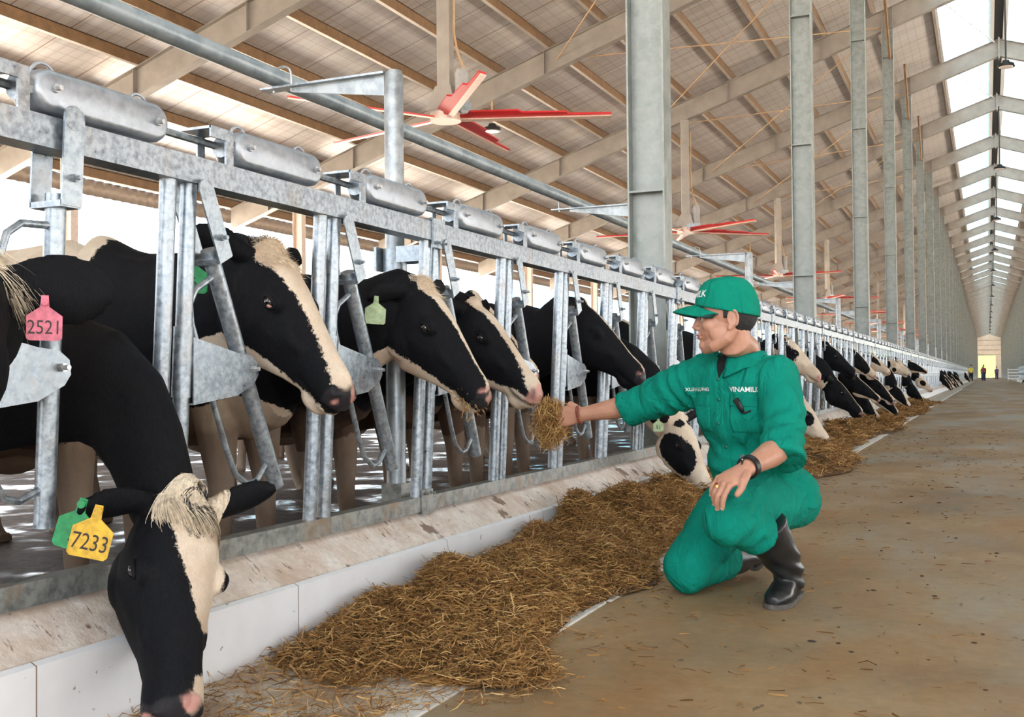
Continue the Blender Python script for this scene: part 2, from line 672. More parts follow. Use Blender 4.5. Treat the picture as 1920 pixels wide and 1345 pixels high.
# corrugated eave fascia
def corr(name, x, z0, z1, lab):
    mb = MB()
    n_ = int((YE - YS) / .12)
    v, f = [], []
    for i in range(n_ + 1):
        y = YS + i * .12
        dx = .02 if i % 2 else -.02
        v += [(x + dx, y, z0), (x + dx, y, z1)]
        if i:
            f.append((2 * i - 2, 2 * i, 2 * i + 1, 2 * i - 1))
    mb.add(v, f)
    o = obj(name, mb, M['corr'])
    tag(o, lab, 'eave fascia')
    md = o.modifiers.new('t', 'SOLIDIFY')
    md.thickness = .004
corr('eave_fascia', XE, zr(XE) + .33, zr(XE) + TH - .01, 'brown corrugated fascia along the left open eave')
corr('eave_fascia', XE2, zr(XE) + .33, zr(XE) + TH - .01, 'brown corrugated fascia along the right open eave')

# eave posts and struts
mb = MB().box((-.11, -.006, 0), (.11, .006, zr(-14.2)))
mb.box((-.12, -.08, 0), (-.108, .08, zr(-14.2) - .02)).box((.108, -.08, 0), (.12, .08, zr(-14.2) - .02))
pm = mb.mesh('eave_post')
M['eavepost'] = simple('eave_post_steel', (.74, .60, .50), .5, .1)
for i, y in enumerate(frames):
    for s_ in (-1, 1):
        if s_ > 0 and y < 70:
            continue
        o = obj('eave_post', pm, M['eavepost'])
        o.location = (-14.2 if s_ < 0 else 2 * XR + 14.2, y, 0)
        lab = 'brown steel post at the open left side, at the %s bay' % ORD[i] if (i < 12 and s_ < 0) else 'brown steel post far along the open %s side' % ('left' if s_ < 0 else 'right')
        tag(o, lab, 'post', 'eave posts' if (i < 12 and s_ < 0) else 'distant eave posts')

# H columns
def column_mesh():
    mb = MB()
    top = zr(-2.05)
    mb.box((-.115, -.006, .0), (.115, .006, top))
    mb.box((-.127, -.09, .0), (-.115, .09, top))
    mb.box((.115, -.09, .0), (.127, .09, top))
    for z in (1.98, 3.6, 5.2, 6.8, 8.3):
        mb.box((-.115, -.088, z), (.115, -.006, z + .012))
        mb.box((-.115, .006, z), (.115, .088, z + .012))
    return mb.mesh('steel_column')
cm = column_mesh()
for i, y in enumerate(frames):
    for s_ in (-1, 1):
        if s_ > 0 and y < 70:
            continue
        if i == 0:
            continue
        if y > 262:
            continue
        o = obj('steel_column', cm, M['col'])
        o.location = (-2.05 if s_ < 0 else 2 * XR + 2.05, y, 0)
        if s_ < 0 and 2 <= i < 13:
            tag(o, 'tall galvanised H-section column behind the headlocks, %s from the camera' % ORD[i - 2], 'column', 'left row of columns')
        elif s_ < 0:
            tag(o, 'tall galvanised column in the distant part of the left row', 'column', 'distant left columns')
        else:
            tag(o, 'tall galvanised column in the distant right row', 'column', 'distant right columns')

# longitudinal brace beams under the rafters near the column row
def bar(name, p, q, r, mat, lab, cat, grp=None, n=8):
    c = (Vector(p) + Vector(q)) / 2
    o = obj(name, MB().tube([Vector(p) - c, Vector(q) - c], r, n), mat)
    o.location = c
    tag(o, lab, cat, grp)
    return o
for i in range(2, 8):
    y = frames[i]
    y2 = frames[i + 1]
    bar('brace_rod', (-2.2, y, zr(-2.2) + .1), (-7.9, y2, zr(-7.9) + .2), .013, M['orange'], 'thin orange bracing rod under the left roof slope, %s bay, falling away from the camera' % ORD[i - 2], 'bracing rod', 'roof bracing rods')
    bar('brace_rod', (-2.2, y2, zr(-2.2) + .1), (-7.9, y, zr(-7.9) + .2), .013, M['orange'], 'thin orange bracing rod under the left roof slope, %s bay, rising away from the camera' % ORD[i - 2], 'bracing rod', 'roof bracing rods')
    bar('brace_rod', (-1.0, y, zr(-1) + .3), (XR - .1, y2, zr(XR) + .4), .014, M['white'], 'thin white bracing rod under the ridge sheets, %s bay' % ORD[i - 2], 'bracing rod', 'ridge bracing rods')
    # fly braces from column head to purlin
    bar('knee_brace', (-2.0, y - .1, zr(-2) - .75), (-2.0, y - 1.5, zr(-2) + .5), .035, M['purlin'], 'brown knee brace at the head of the %s column' % ORD[i - 2], 'knee brace', 'knee braces', 6)

# support poles with bracket arms and the long pipe
PR = .037
def pole():
    r = empty('support_pole', (0, 0, 0))
    obj('pole', MB().tube([(0, 0, .05), (0, 0, 1.905), (0, 0, 1.925)], [PR, PR, PR - .006], 20), M['pole'], r, 50)
    s = MB()
    s.tube([(0, 0, 1.15), (0, 0, 1.245)], .046, 20)
    s.box((.03, -.045, 1.19), (.15, -.039, 1.25)).box((.03, .039, 1.19), (.15, .045, 1.25))
    s.box((-.055, -.062, 1.16), (-.045, .062, 1.25))
    obj('saddle_clamp', s, M['galv'], r, 40)
    f = MB().box((-.07, -.06, .27), (.09, .06, .28)).box((-.042, -.04, .28), (.042, .04, .36))
    obj('foot_plate', f, M['galv_low'], r, None)
    return r
def arm(r, x0):
    a = MB().box((-.60, -.03, 1.915), (x0, .03, 1.923))
    obj('arm_plate', a, M['galv'], r, None)
    g = MB().prism([(x0, 1.915), (x0, 1.835), (-.47, 1.90), (-.47, 1.915)], 'y', -.004, .004)
    obj('gusset', g, M['pole'], r, None)
    u = MB()
    pts = [(-.51 + .042 * math.cos(a_), 0, 1.965 + .042 * math.sin(a_)) for a_ in np.linspace(0, math.pi, 10)]
    u.tube([(-.468, 0, 1.905)] + pts + [(-.552, 0, 1.905)], .005, 6)
    obj('u_bolt', u, M['bolt'], r, 60)
p0 = pole()
arm(p0, -.03)
p0.location = (-2.05, 3.55, 0)
tag(p0, 'round galvanised pole with bracket arm, nearest the camera', 'support pole', 'round support poles')
for k in range(1, 17):
    c = copy_tree(p0, (-2.05, 3.55 + BAY * k, 0))
    if k < 5:
        c['label'] = 'round galvanised pole with bracket arm, %s from the camera' % ORD[k]
    else:
        c['label'] = 'round galvanised pole in the distant fence row'
        c['group'] = 'distant support poles'
b0 = empty('column_bracket', (-2.15, Y0F, 0))
arm(b0, -.03)
tag(b0, 'bracket arm bolted to the nearest H-column, carrying the pipe', 'bracket', 'column brackets')
for k in range(1, 17):
    c = copy_tree(b0, (-2.15, Y0F + BAY * k, 0))
    if k < 5:
        c['label'] = 'bracket arm on the %s H-column, carrying the pipe' % ORD[k]
    else:
        c['label'] = 'bracket arm on a distant column'
        c['group'] = 'distant column brackets'
o = obj('cooling_pipe', MB().tube([(0, -6, 0), (0, 112, 0)], .037, 20), M['pipe'])
o.location = (-2.585, 3, 1.962)
tag(o, 'long blue-grey pipe carried on the bracket arms above the cows', 'pipe')

# ceiling fans
def fan():
    r = empty('ceiling_fan', (0, 0, 0))
    hz = 4.47
    zt = zr(-7.0) - hz
    a = MB().box((-.10, -.07, .38), (.10, .07, zt))
    a.prism([(-.28, .12), (.2, .12), (.12, .45), (-.12, .45)], 'y', -.09, .09)
    obj('mast', a, M['rafter'], r, None)
    obj('motor', MB().tube([(.26, 0, .2), (.26, 0, .62)], .10, 20).tube([(.26, 0, .62), (.26, 0, .66)], .08, 20), simple('motor_grey', (.35, .34, .33), .5), r, 40)
    obj('gearbox', MB().box((.02, -.1, .06), (.36, .1, .2)), M['galv'], r, None)
    obj('conduit', MB().tube([(.14, 0, zt - .3), (.14, 0, 1.2), (.2, 0, .9), (.3, 0, .66)], .018, 8), M['orange'], r, 60)
    obj('hub', MB().tube([(0, 0, -.05), (0, 0, .06)], .22, 24).tube([(0, 0, .0), (0, 0, .14)], .09, 16), M['fanlight'], r, 40)
    for k in range(5):
        an = math.radians(20 + 72 * k)
        R = Matrix.Rotation(an, 3, 'Z') @ Matrix.Rotation(math.radians(-14), 3, 'X')
        # blade plan outline with stepped trailing edge
        pts = [(.2, .06), (2.35, .06), (2.35, -.04), (1.75, -.05), (1.72, -.11), (1.1, -.13), (1.05, -.19), (.36, -.19), (.32, -.1), (.2, -.06)]
        top = [R @ Vector((x, y, .012)) for x, y in pts]
        bot = [R @ Vector((x, y, -.012)) for x, y in pts]
        n_ = len(pts)
        b = MB().add(top + bot, [tuple(range(n_ - 1, -1, -1)), tuple(range(n_, 2 * n_))] + [(i, (i + 1) % n_, n_ + (i + 1) % n_, n_ + i) for i in range(n_)])
        bl = obj('blade', b, M['red'], r, None)
        sp = MB().rbox(R @ Vector((1.25, .03, -.022)), (2.2, .075, .018), R)
        obj('blade_spar', sp, M['fanlight'], bl, None)
    return r
f0 = fan()
f0.location = (-7.0, 13.59, 4.47)
tag(f0, 'large red five-bladed ceiling fan nearest the camera', 'ceiling fan', 'red ceiling fans')
for k in range(1, 9):
    c = copy_tree(f0, (-7.0, 13.59 + 2 * BAY * k, 4.47))
    c.rotation_euler = (0, 0, .35 * k)
    c['label'] = ('large red ceiling fan, %s from the camera' % ORD[k]) if k < 5 else 'large red ceiling fan far down the barn'
    if k >= 5:
        c['group'] = 'distant ceiling fans'

# hanging lamps
def lamp(rod):
    r = empty('hanging_lamp', (0, 0, 0))
    obj('rod', MB().tube([(0, 0, .12), (0, 0, rod)], .02, 8), M['orange'] if rod < 1 else M['dark_metal'], r, 60)
    obj('lamp_housing', MB().tube([(0, 0, .12), (0, 0, .05), (0, 0, .04), (0, 0, -.03)], [.07, .1, .17, .19], 20), M['black'], r, 40)
    obj('lamp_lens', MB().tube([(0, 0, -.032), (0, 0, -.045)], [.15, .14], 20), simple('lamp_lens_glass', (.7, .62, .58), .2), r, 40)
    return r
lr = lamp(2.12)
lr.location = (.50, 26.96, 7.80)
tag(lr, 'black high-bay lamp hanging below the ridge, nearest the camera', 'lamp', 'ridge lamps')
for k in range(1, 14):
    c = copy_tree(lr, (.50, 26.96 + 13.34 * k, 7.8))
    c['label'] = ('black high-bay lamp hanging below the ridge, %s from the camera' % ORD[k]) if k < 6 else 'small black lamp under the distant ridge'
    if k >= 6:
        c['group'] = 'distant ridge lamps'
ls = lamp(.62)
ls.location = (-9.35, 20.26, 5.94)
tag(ls, 'high-bay lamp hanging over the left pen beside the nearest fan', 'lamp', 'pen lamps')
for k in range(1, 3):
    c = copy_tree(ls, (-9.35, 20.26 + 26.68 * k, 5.94))
    c['label'] = 'high-bay lamp over the left pen, %s from the camera' % ORD[k]

# far end wall with a door opening
yw = YE - .3
mb = MB()
H_ = zr(XR) + TH
mb.prism([(XE, 0), (-1.85, 0), (-1.85, zr(-1.85) + .5), (XE, zr(XE) + .5)], 'y', yw, yw + .1)
mb.prism([(1.75, 0), (XE2, 0), (XE2, zr(XE) + .5), (1.75, zr(1.75) + .5)], 'y', yw, yw + .1)
mb.prism([(-1.85, 5.0), (1.75, 5.0), (1.75, zr(1.75) + .5), (XR, H_), (-1.85, zr(-1.85) + .5)], 'y', yw, yw + .1)
struct('wall_far', mb, M['endwall'])
for i, z in enumerate((5.1, 6.2, 7.3, 8.4)):
    struct('trim_%d' % (i + 1), MB().box((-2.0, yw - .08, z), (2.9, yw, z + .12)), M['rafter'])

# outside: bright soil strips, grass, hills
struct('floor_outside_left', MB().box((-120, -40, -.3), (-16.6, 400, -.05)), M['soil'])
struct('floor_outside_right', MB().box((17.6, -40, -.3), (120, 400, -.05)), M['soil'])
struct('floor_outside_front', MB().box((-16.6, -40, -.3), (17.6, YS - 3, -.05)), M['soil'])
o = obj('meadow', MB().prism([(YE + 4, 0), (YE + 110, 10), (YE + 110, -1), (YE + 4, -1)], 'x', -60, 60), M['grass'])
tag(o, 'bright green grassy bank seen through the far door opening', 'grass bank')
def hills():
    v, f = [], []
    nu, nv = 160, 16
    rsx = np.random.RandomState(5)
    A = np.linspace(math.radians(96), math.radians(135), nu)
    for i, a in enumerate(A):
        for j in range(nv):
            d = 420 + j * 14
            t = j / (nv - 1)
            env = np.clip((math.radians(122) - a) / .22, .25, 1)
            h = 66 * math.sin(t * math.pi / 2) * env * (1 + .18 * math.sin(a * 23) + .08 * math.sin(a * 61))
            h += 2.6 * rsx.rand() * (1 if j > 1 else 0)
            v.append((d * math.cos(a), d * math.sin(a), h - 3))
    for i in range(nu - 1):
        for j in range(nv - 1):
            f.append((i * nv + j, (i + 1) * nv + j, (i + 1) * nv + j + 1, i * nv + j + 1))
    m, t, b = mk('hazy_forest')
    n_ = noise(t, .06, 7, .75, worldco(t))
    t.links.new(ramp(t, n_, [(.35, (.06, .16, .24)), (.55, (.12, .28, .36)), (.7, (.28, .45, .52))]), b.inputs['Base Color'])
    b.inputs['Roughness'].default_value = 1
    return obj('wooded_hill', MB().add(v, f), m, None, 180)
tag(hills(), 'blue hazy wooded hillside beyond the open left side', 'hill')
# ------------------------------------------------------------------ headlock fence panels
PITCH = .667
PLEN = PITCH * 5
def fx(z):
    return -1.9 + (z - .3) * .05
def capsule(mb, ya, yb, zc, r, xc, th, ns=8):
    """rounded-end weight in the YZ plane, thickness th in X, with soft edges"""
    rings = []
    for x, k in ((-th / 2, .66), (-th * .47, .80), (-th * .40, .92), (-th * .28, .985), (0, 1), (th * .28, .985), (th * .40, .92), (th * .47, .80), (th / 2, .66)):
        rr = r * k
        ring = []
        for i in range(ns + 1):
            a = math.pi / 2 + math.pi * i / ns
            ring.append((xc + x, ya + rr * math.cos(a), zc + rr * math.sin(a)))
        for i in range(ns + 1):
            a = -math.pi / 2 + math.pi * i / ns
            ring.append((xc + x, yb + rr * math.cos(a), zc + rr * math.sin(a)))
        rings.append(ring)
    mb.loft(rings)
    return mb
def hexbolt(mb, x0, x1, y, z, r=.009):
    mb.tube([(x0, y, z), (x1, y, z)], r, 6, hint=(0, 0, 1))
    mb.tube([(x1, y, z), (x1 + .012, y, z)], r * .6, 8, hint=(0, 0, 1))
def tube_lean(mb, y, z0, z1, r=.0215, n=14):
    mb.tube([(fx(z0), y, z0), (fx(z1), y, z1)], r, n, hint=(0, 1, 0))
def bar_pts(y, open_, lst):
    """points given as (offset towards -Y, distance below the bar top) turned with the bar about its pivot"""
    pv = (y + .244, .783)
    a = math.radians(27) if open_ else 0.0
    out = []
    for off, dn in lst:
        z = 1.15 - dn - .80
        yy = -off
        z += 0 if open_ else .03
        # rotate so the bottom swings to +Y
        out.append((pv[0] + yy * math.cos(a) - z * math.sin(a), pv[1] + z * math.cos(a) + yy * math.sin(a)))
    return [(fx(z_), y_, z_) for y_, z_ in out]
def panel(states, with_parts=True, y_first=.04, blank_end=False):
    r = empty('headlock_panel')
    allm = MB()
    def part(nm, mb, mat, par=None, sm=40):
        if with_parts:
            return obj(nm, mb, mat, par or r, sm)
        allm.add(mb.v, mb.f)
        return None
    part('top_rail', MB().box((fx(1.28) - .035, 0.004, 1.252), (fx(1.28) + .03, PLEN - .004, 1.32)), M['galv'], sm=None)
    part('bottom_rail', MB().box((-1.93, 0.004, .272), (-1.875, PLEN - .004, .325)), M['galv_low'], sm=None)
    part('control_rod', MB().tube([(-1.895, -.0, 1.385), (-1.895, PLEN, 1.385)], .0105, 8), M['galv'])
    j = MB().box((-1.82, PLEN - .045, 1.225), (-1.812, PLEN + .045, 1.325)).box((-1.905, PLEN - .045, 1.325), (-1.812, PLEN + .045, 1.331))
    for yy in (-.025, .025):
        hexbolt(j, -1.812, -1.803, PLEN + yy, 1.243, .008)
    part('joint_bracket', j, M['galv'], sm=None)
    j = MB().box((-1.874, PLEN - .04, .262), (-1.868, PLEN + .04, .35))
    for yy in (-.022, .022):
        hexbolt(j, -1.868, -1.860, PLEN + yy, .337, .007)
    part('joint_plate', j, M['galv_low'], sm=None)
    for i in range(5):
        y = y_first + PITCH * i
        op = states[i]
        a = MB()
        tube_lean(a, y, .32, 1.255)
        a.tube([(fx(.71), y, .71), (fx(.89), y, .89)], .0255, 14, hint=(0, 1, 0))
        part('upright_tube', a, M['galv'])
        a = MB()
        tube_lean(a, y + .592, .32, 1.255)
        part('upright_tube', a, M['galv'])
        # tapered pivot plate, folded round the neck bar
        pl = MB()
        pts = [(y + .01, .863), (y + .186, .826), (y + .244, .820), (y + .272, .800), (y + .276, .768), (y + .258, .744), (y + .186, .711), (y + .01, .690)]
        xc = fx(.8)
        pl.prism(pts, 'x', xc + .024, xc + .028)
        pl.prism(pts, 'x', xc - .028, xc - .024)
        pl.prism([(y + .01, .863), (y + .186, .826), (y + .186, .822), (y + .01, .859)], 'x', xc - .024, xc + .024)
        pl.prism([(y + .01, .694), (y + .186, .715), (y + .186, .711), (y + .01, .690)], 'x', xc - .024, xc + .024)
        p_ = part('pivot_plate', pl, M['galv'], sm=None)
        a = MB()
        hexbolt(a, xc + .028, xc + .04, y + .248, .783, .010)
        part('bolt', a, M['bolt'], p_, None)
        # neck bar with the strap that hooks the rail
        nb = MB()
        q = bar_pts(y, op, [(0, 0), (0, .73)])
        nb.tube(q, .0225, 14, hint=(0, 1, 0))
        tp = bar_pts(y, op, [(0, -.16), (0, .03)])
        dv = (Vector(tp[1]) - Vector(tp[0])).normalized()
        zx = Vector((1, 0, 0))
        sd_ = dv.cross(zx).normalized()
        for s_ in (-1, 1):
            c = (Vector(tp[0]) + Vector(tp[1])) / 2 + zx * (.042 * s_ + (.004 if s_ > 0 else -.004))
            R = Matrix((sd_, zx, -dv)).transposed()
            nb.rbox(c, (.056, .005, .19), R)
            nb.tube([c - dv * .095 - zx * .0025, c - dv * .095 + zx * .0025], .028, 14, hint=sd_)
        nb.rbox(Vector(tp[1]) - dv * .004, (.056, .092, .014), Matrix((sd_, zx, -dv)).transposed())
        hb = bar_pts(y, op, [(0, -.03)])[0]
        hexbolt(nb, hb[0] + .048, hb[0] + .06, hb[1], hb[2], .009)
        nbo = part('neck_bar', nb, M['galv'])
        bw = MB()
        pts = bar_pts(y, op, [(0, .07), (.09, .075), (.125, .10), (.14, .15), (.145, .3), (.15, .52), (.145, .60), (.11, .655), (.07, .665), (0, .64)])
        bw.tube(pts, .0085, 10)
        part('guard_rod', bw, M['galv'], nbo, 60)
        # counterweight
        cw = MB()
        capsule(cw, y + .214, y + .527, 1.380, .049, -1.872, .088)
        for yy in (.222, .507):
            pr = [(-1.872, y + yy - .035 + .035 * (1 - math.cos(t_)), 1.412 + .035 * math.sin(t_)) for t_ in np.linspace(0, math.pi, 8)]
            cw.tube(pr, .004, 6)
        cw.box((-1.885, y + .454, 1.315), (-1.86, y + .524, 1.35))
        w_ = part('counterweight', cw, M['weight'], sm=35)
        for yy, zz in ((.214, 1.384), (.527, 1.379)):
            a = MB()
            hexbolt(a, -1.832, -1.820, y + yy, zz, .010)
            part('bolt', a, M['bolt'], w_, None)
        lb = MB()
        lb.box((-1.93, y + .059, 1.408), (-1.83, y + .149, 1.415))
        lb.box((-1.835, y + .119, 1.32), (-1.829, y + .149, 1.408)).box((-1.93, y + .119, 1.32), (-1.924, y + .149, 1.408))
        lb.box((-1.835, y + .059, 1.385), (-1.829, y + .119, 1.415))
        lb.tube([(-1.87, y + .149, 1.38), (-1.87, y + .174, 1.38)], .03, 12, hint=(0, 0, 1))
        part('latch_bracket', lb, M['galv'], sm=None)
    if not with_parts:
        bpy.data.objects.remove(r)
        return allm.mesh('headlock_panel', 40)
    return r
YP = 3.461
pa = panel([0, 0, 0, 1, 1])
pa.location = (0, YP - PLEN, 0)
tag(pa, 'galvanised headlock panel nearest the camera, its first neck bars locked upright', 'feed fence panel', 'headlock panels')
pb = panel([1, 1, 1, 1, 1])
pb.location = (0, YP, 0)
tag(pb, 'galvanised headlock panel second from the camera, in front of the feeding hand', 'feed fence panel', 'headlock panels')
for k in range(1, 7):
    c = copy_tree(pb, (0, YP + PLEN * k, 0))
    c['label'] = 'galvanised headlock panel, %s from the camera' % ORD[k + 1]
fm = panel([1, 0, 1, 1, 0], False)
for k in range(7, 35):
    o = obj('headlock_panel', fm, M['galv'])
    o.location = (0, YP + PLEN * k, 0)
    tag(o, 'galvanised headlock panel in the distant left fence row', 'feed fence panel', 'distant left headlock panels')
for k in range(18, 34):
    o = obj('headlock_panel', fm, M['galv'])
    o.rotation_euler = (0, 0, math.pi)
    o.location = (2 * XR, YP + PLEN * k, 0)
    tag(o, 'galvanised headlock panel in the distant right fence row', 'feed fence panel', 'distant right headlock panels')
# ------------------------------------------------------------------ cows
def mat_coat():
    m, t, b = mk('holstein_coat')
    a = N(t, 'ShaderNodeAttribute', attribute_name='sd')
    mz = N(t, 'ShaderNodeAttribute', attribute_name='mz')
    dk = N(t, 'ShaderNodeAttribute', attribute_name='dk')
    pk = N(t, 'ShaderNodeAttribute', attribute_name='pk')
    v = worldco(t)
    n1 = noise(t, 55, 5, .7, v)
    n2 = noise(t, 240, 3, .6, worldco(t, (1, 1, .35)))
    s = mathn(t, 'ADD', a.outputs['Fac'], mathn(t, 'MULTIPLY', mathn(t, 'SUBTRACT', n1, .5), .035))
    s = mathn(t, 'ADD', s, mathn(t, 'MULTIPLY', mathn(t, 'SUBTRACT', n2, .5), .014))
    k = N(t, 'ShaderNodeMapRange')
    k.inputs[1].default_value = -.0025
    k.inputs[2].default_value = .0025
    t.links.new(s, k.inputs[0])
    big = noise(t, 7, 4, .6, v)
    cream = ramp(t, big, [(.3, (.60, .44, .31)), (.6, (.78, .63, .48)), (.8, (.84, .72, .58))])
    cream = mix(t, .35, cream, ramp(t, n2, [(.3, (.6,) * 3), (.7, (1,) * 3)]), 'MULTIPLY')
    blk = ramp(t, n2, [(.3, (.0028, .0028, .0035)), (.75, (.009, .009, .011))])
    c = mix(t, k.outputs[0], cream, blk)
    # dried dirt on the lower legs and belly
    sp = N(t, 'ShaderNodeSeparateXYZ')
    t.links.new(v, sp.inputs[0])
    dt = N(t, 'ShaderNodeAttribute', attribute_name='dt')
    dz = mathn(t, 'ADD', dt.outputs['Fac'], mathn(t, 'MULTIPLY', mathn(t, 'SUBTRACT', big, .5), .8))
    c = mix(t, ramp(t, dz, [(.35, (0,) * 3), (.75, (.8,) * 3)]), c, (.13, .078, .052))
    c = mix(t, pk.outputs['Fac'], c, (.62, .30, .25))
    c = mix(t, mz.outputs['Fac'], c, (.024, .021, .023))
    c = mix(t, dk.outputs['Fac'], c, (.006, .005, .005))
    t.links.new(c, b.inputs['Base Color'])
    rg = mathn(t, 'SUBTRACT', .72, mathn(t, 'MULTIPLY', mathn(t, 'MAXIMUM', mz.outputs['Fac'], pk.outputs['Fac']), .36))
    t.links.new(rg, b.inputs['Roughness'])
    b.inputs['Specular IOR Level'].default_value = .12
    bump(t, b, mathn(t, 'ADD', n2, mathn(t, 'MULTIPLY', n1, .8)), .35, .004)
    return m
M['coat'] = mat_coat()
M['eye'] = simple('eye_wet', (.012, .008, .006), .06, 0, .1, 20, 0, .9)
M['eyewhite'] = simple('eye_rim', (.45, .24, .20), .3, 0, .1, 60)
M['hair_cream'] = simple('poll_hair_cream', (.80, .64, .47), .7, 0, .3, 90)
M['hair_black'] = simple('poll_hair_black', (.010, .009, .010), .6, 0, .3, 90)
M['tag_green'] = simple('tag_green', (.03, .30, .10), .45, 0, .25, 60)
M['tag_palegreen'] = simple('tag_pale_green', (.33, .42, .22), .5, 0, .35, 50)
M['tag_yellow'] = simple('tag_yellow', (.72, .42, .03), .45, 0, .3, 60)
M['tag_pink'] = simple('tag_pink', (.68, .16, .22), .5, 0, .3, 70)
M['tag_white'] = simple('tag_white', (.55, .48, .36), .5, 0, .3, 60)
M['tag_ink'] = simple('tag_ink', (.03, .02, .02), .6)

HX = np.array([-.03, .04, .10, .18, .26, .34, .42, .475, .515, .545, .562])
HT = np.array([.005, .035, .038, .026, .010, -.008, -.028, -.040, -.052, -.075, -.10])
HB = np.array([-.15, -.215, -.262, -.270, -.238, -.205, -.180, -.174, -.172, -.160, -.138])
HWT = np.array([.045, .070, .084, .080, .058, .046, .042, .046, .046, .036, .018])
HWM = np.array([.065, .088, .100, .104, .088, .066, .056, .060, .064, .050, .026])
HWB = np.array([.040, .050, .058, .060, .052, .042, .042, .050, .052, .040, .018])

def head_rings(n=20):
    rings = []
    for i in range(len(HX)):
        mid = (HT[i] + HB[i]) / 2
        h = (HT[i] - HB[i]) / 2
        ring = []
        for k in range(n):
            a = 2 * math.pi * k / n
            ca, sa = math.cos(a), math.sin(a)
            tz = math.copysign(abs(sa) ** .8, sa)
            w = np.interp(tz, [-1, 0.1, .8, 1], [HWB[i], HWM[i], HWT[i] * 1.18, HWT[i]])
            ring.append(Vector((HX[i], w * math.copysign(abs(ca) ** .75, ca), mid + h * tz)))
        rings.append(ring)
    return rings

class Head:
    def __init__(s, poll, nose, lat, wide=1.0):
        s.wd = wide
        P_, Q = Vector(poll), Vector(nose)
        d = (Q - P_)
        s.k = d.length / .563
        d.normalize()
        l = Vector(lat)
        l = (l - d * l.dot(d)).normalized()
        up = d.cross(l).normalized()          # dorsal
        # local direction of poll->nose
        loc = Vector((.55, 0, -.12)).normalized()
        lup = Vector((.12, 0, .55)).normalized()
        s.R = Matrix((d, l, up)).transposed() @ Matrix((loc, Vector((0, 1, 0)), lup))
        s.o = P_
    def w(s, p):
        return s.o + s.R @ (Vector((p[0], p[1] * s.wd, p[2] * s.wd)) * s.k)
    def inv(s, v):
        Rn = np.array(s.R)
        return ((v - np.array(s.o)) @ Rn) / s.k / np.array([1, s.wd, s.wd])

def ear_rings(H, side, direc, L=.19, droop=0, wk=1.0):
    base = H.w((.0, side * .075, -.015))
    d = (H.R @ Vector(direc[:3])).normalized()
    fwd = H.R @ Vector((1, 0, .25))
    wdir = (fwd.cross(d)).normalized()      # width axis of the leaf
    nrm = d.cross(wdir).normalized()
    if len(direc) > 3:
        wk = direc[3]
    rings = []
    for t, w, th in ((-.12, .026, .022), (0, .030, .022), (.18, .040, .019), (.42, .052, .015), (.68, .050, .013), (.86, .034, .012), (.97, .014, .010)):
        w = w * (wk if t > .1 else 1)
        c = base + d * (L * t * H.k) - Vector((0, 0, 1)) * (droop * t * t)
        ring = []
        for k in range(14):
            a = 2 * math.pi * k / 14
            cup = .35 * w * math.cos(a) ** 2 * (1 if t > .1 else 0)
            ring.append(c + wdir * (w * math.cos(a) * H.k) + nrm * ((th * math.sin(a) - cup) * H.k))
        rings.append(ring)
    return rings, base, d, wdir, nrm

def fp(x, xs, ys):
    return np.interp(x, xs, ys)

def std_face(blaze, jaw=None, c=None, zc=-.09, mzl=.505):
    """blaze: list of (x, half-width); jaw: list of (x, z) - below it is pale"""
    bx, bw = zip(*blaze)
    def f(l):
        x, y, z = l[:, 0], l[:, 1], l[:, 2]
        cy = fp(x, *zip(*c)) if c else 0
        s = np.maximum(np.abs(y - cy) - fp(x, bx, bw), zc - z)
        if jaw:
            s = np.minimum(s, z - fp(x, *zip(*jaw)))
        return s
    return f

def swirl_hair(cow, H, c, r, n, mat, seed=0, ang=75, comb=(.4, -.2), steps=8, step=.012, w=.0013, zl=.013, name='poll_hair'):
    me = cow.data
    bv = BVHTree.FromPolygons([tuple(x.co) for x in me.vertices], [tuple(p.vertices) for p in me.polygons])
    rs_ = np.random.RandomState(seed)
    dors = (H.R @ Vector((-.35, 0, 1))).normalized()
    ca, sa = math.cos(math.radians(ang)), math.sin(math.radians(ang))
    v, f = [], []
    for i in range(n):
        a, q = rs_.uniform(0, 6.283), r * math.sqrt(rs_.rand())
        p = np.array([c[0] + q * math.cos(a) * .8, c[1] + q * math.sin(a)])
        st = step * rs_.uniform(.6, 1.15)
        jit = rs_.normal(size=2) * .25
        hl = zl * rs_.uniform(.3, 1)
        pts = []
        for k in range(steps + 1):
            o_ = H.w((p[0], p[1], 0)) + dors * .25
            h_ = bv.ray_cast(o_, -dors, .5)
            if h_[0] is None:
                break
            t = k / steps
            pts.append(h_[0] + dors * (.001 + hl * math.sin(math.pi * min(1, t * 1.15)) ** .8))
            d = p - np.array(c)
            m_ = np.linalg.norm(d) + 1e-6
            d = d / m_
            d = np.array([d[0] * ca - d[1] * sa, d[0] * sa + d[1] * ca]) + np.array(comb) + jit * .4
            p = p + d / (np.linalg.norm(d) + 1e-6) * st
        if len(pts) < 4:
            continue
        b = len(v)
        for k, q_ in enumerate(pts):
            tt = (pts[min(k + 1, len(pts) - 1)] - pts[max(k - 1, 0)]).normalized()
            sd_ = tt.cross(dors).normalized() * (w * (1 - .7 * k / len(pts)))
            v += [q_ + sd_, q_ - sd_]
            if k:
                a_ = b + 2 * k
                f.append((a_ - 2, a_ - 1, a_ + 1, a_))
    return obj(name, MB().add(v, f), mat, cow, 180)

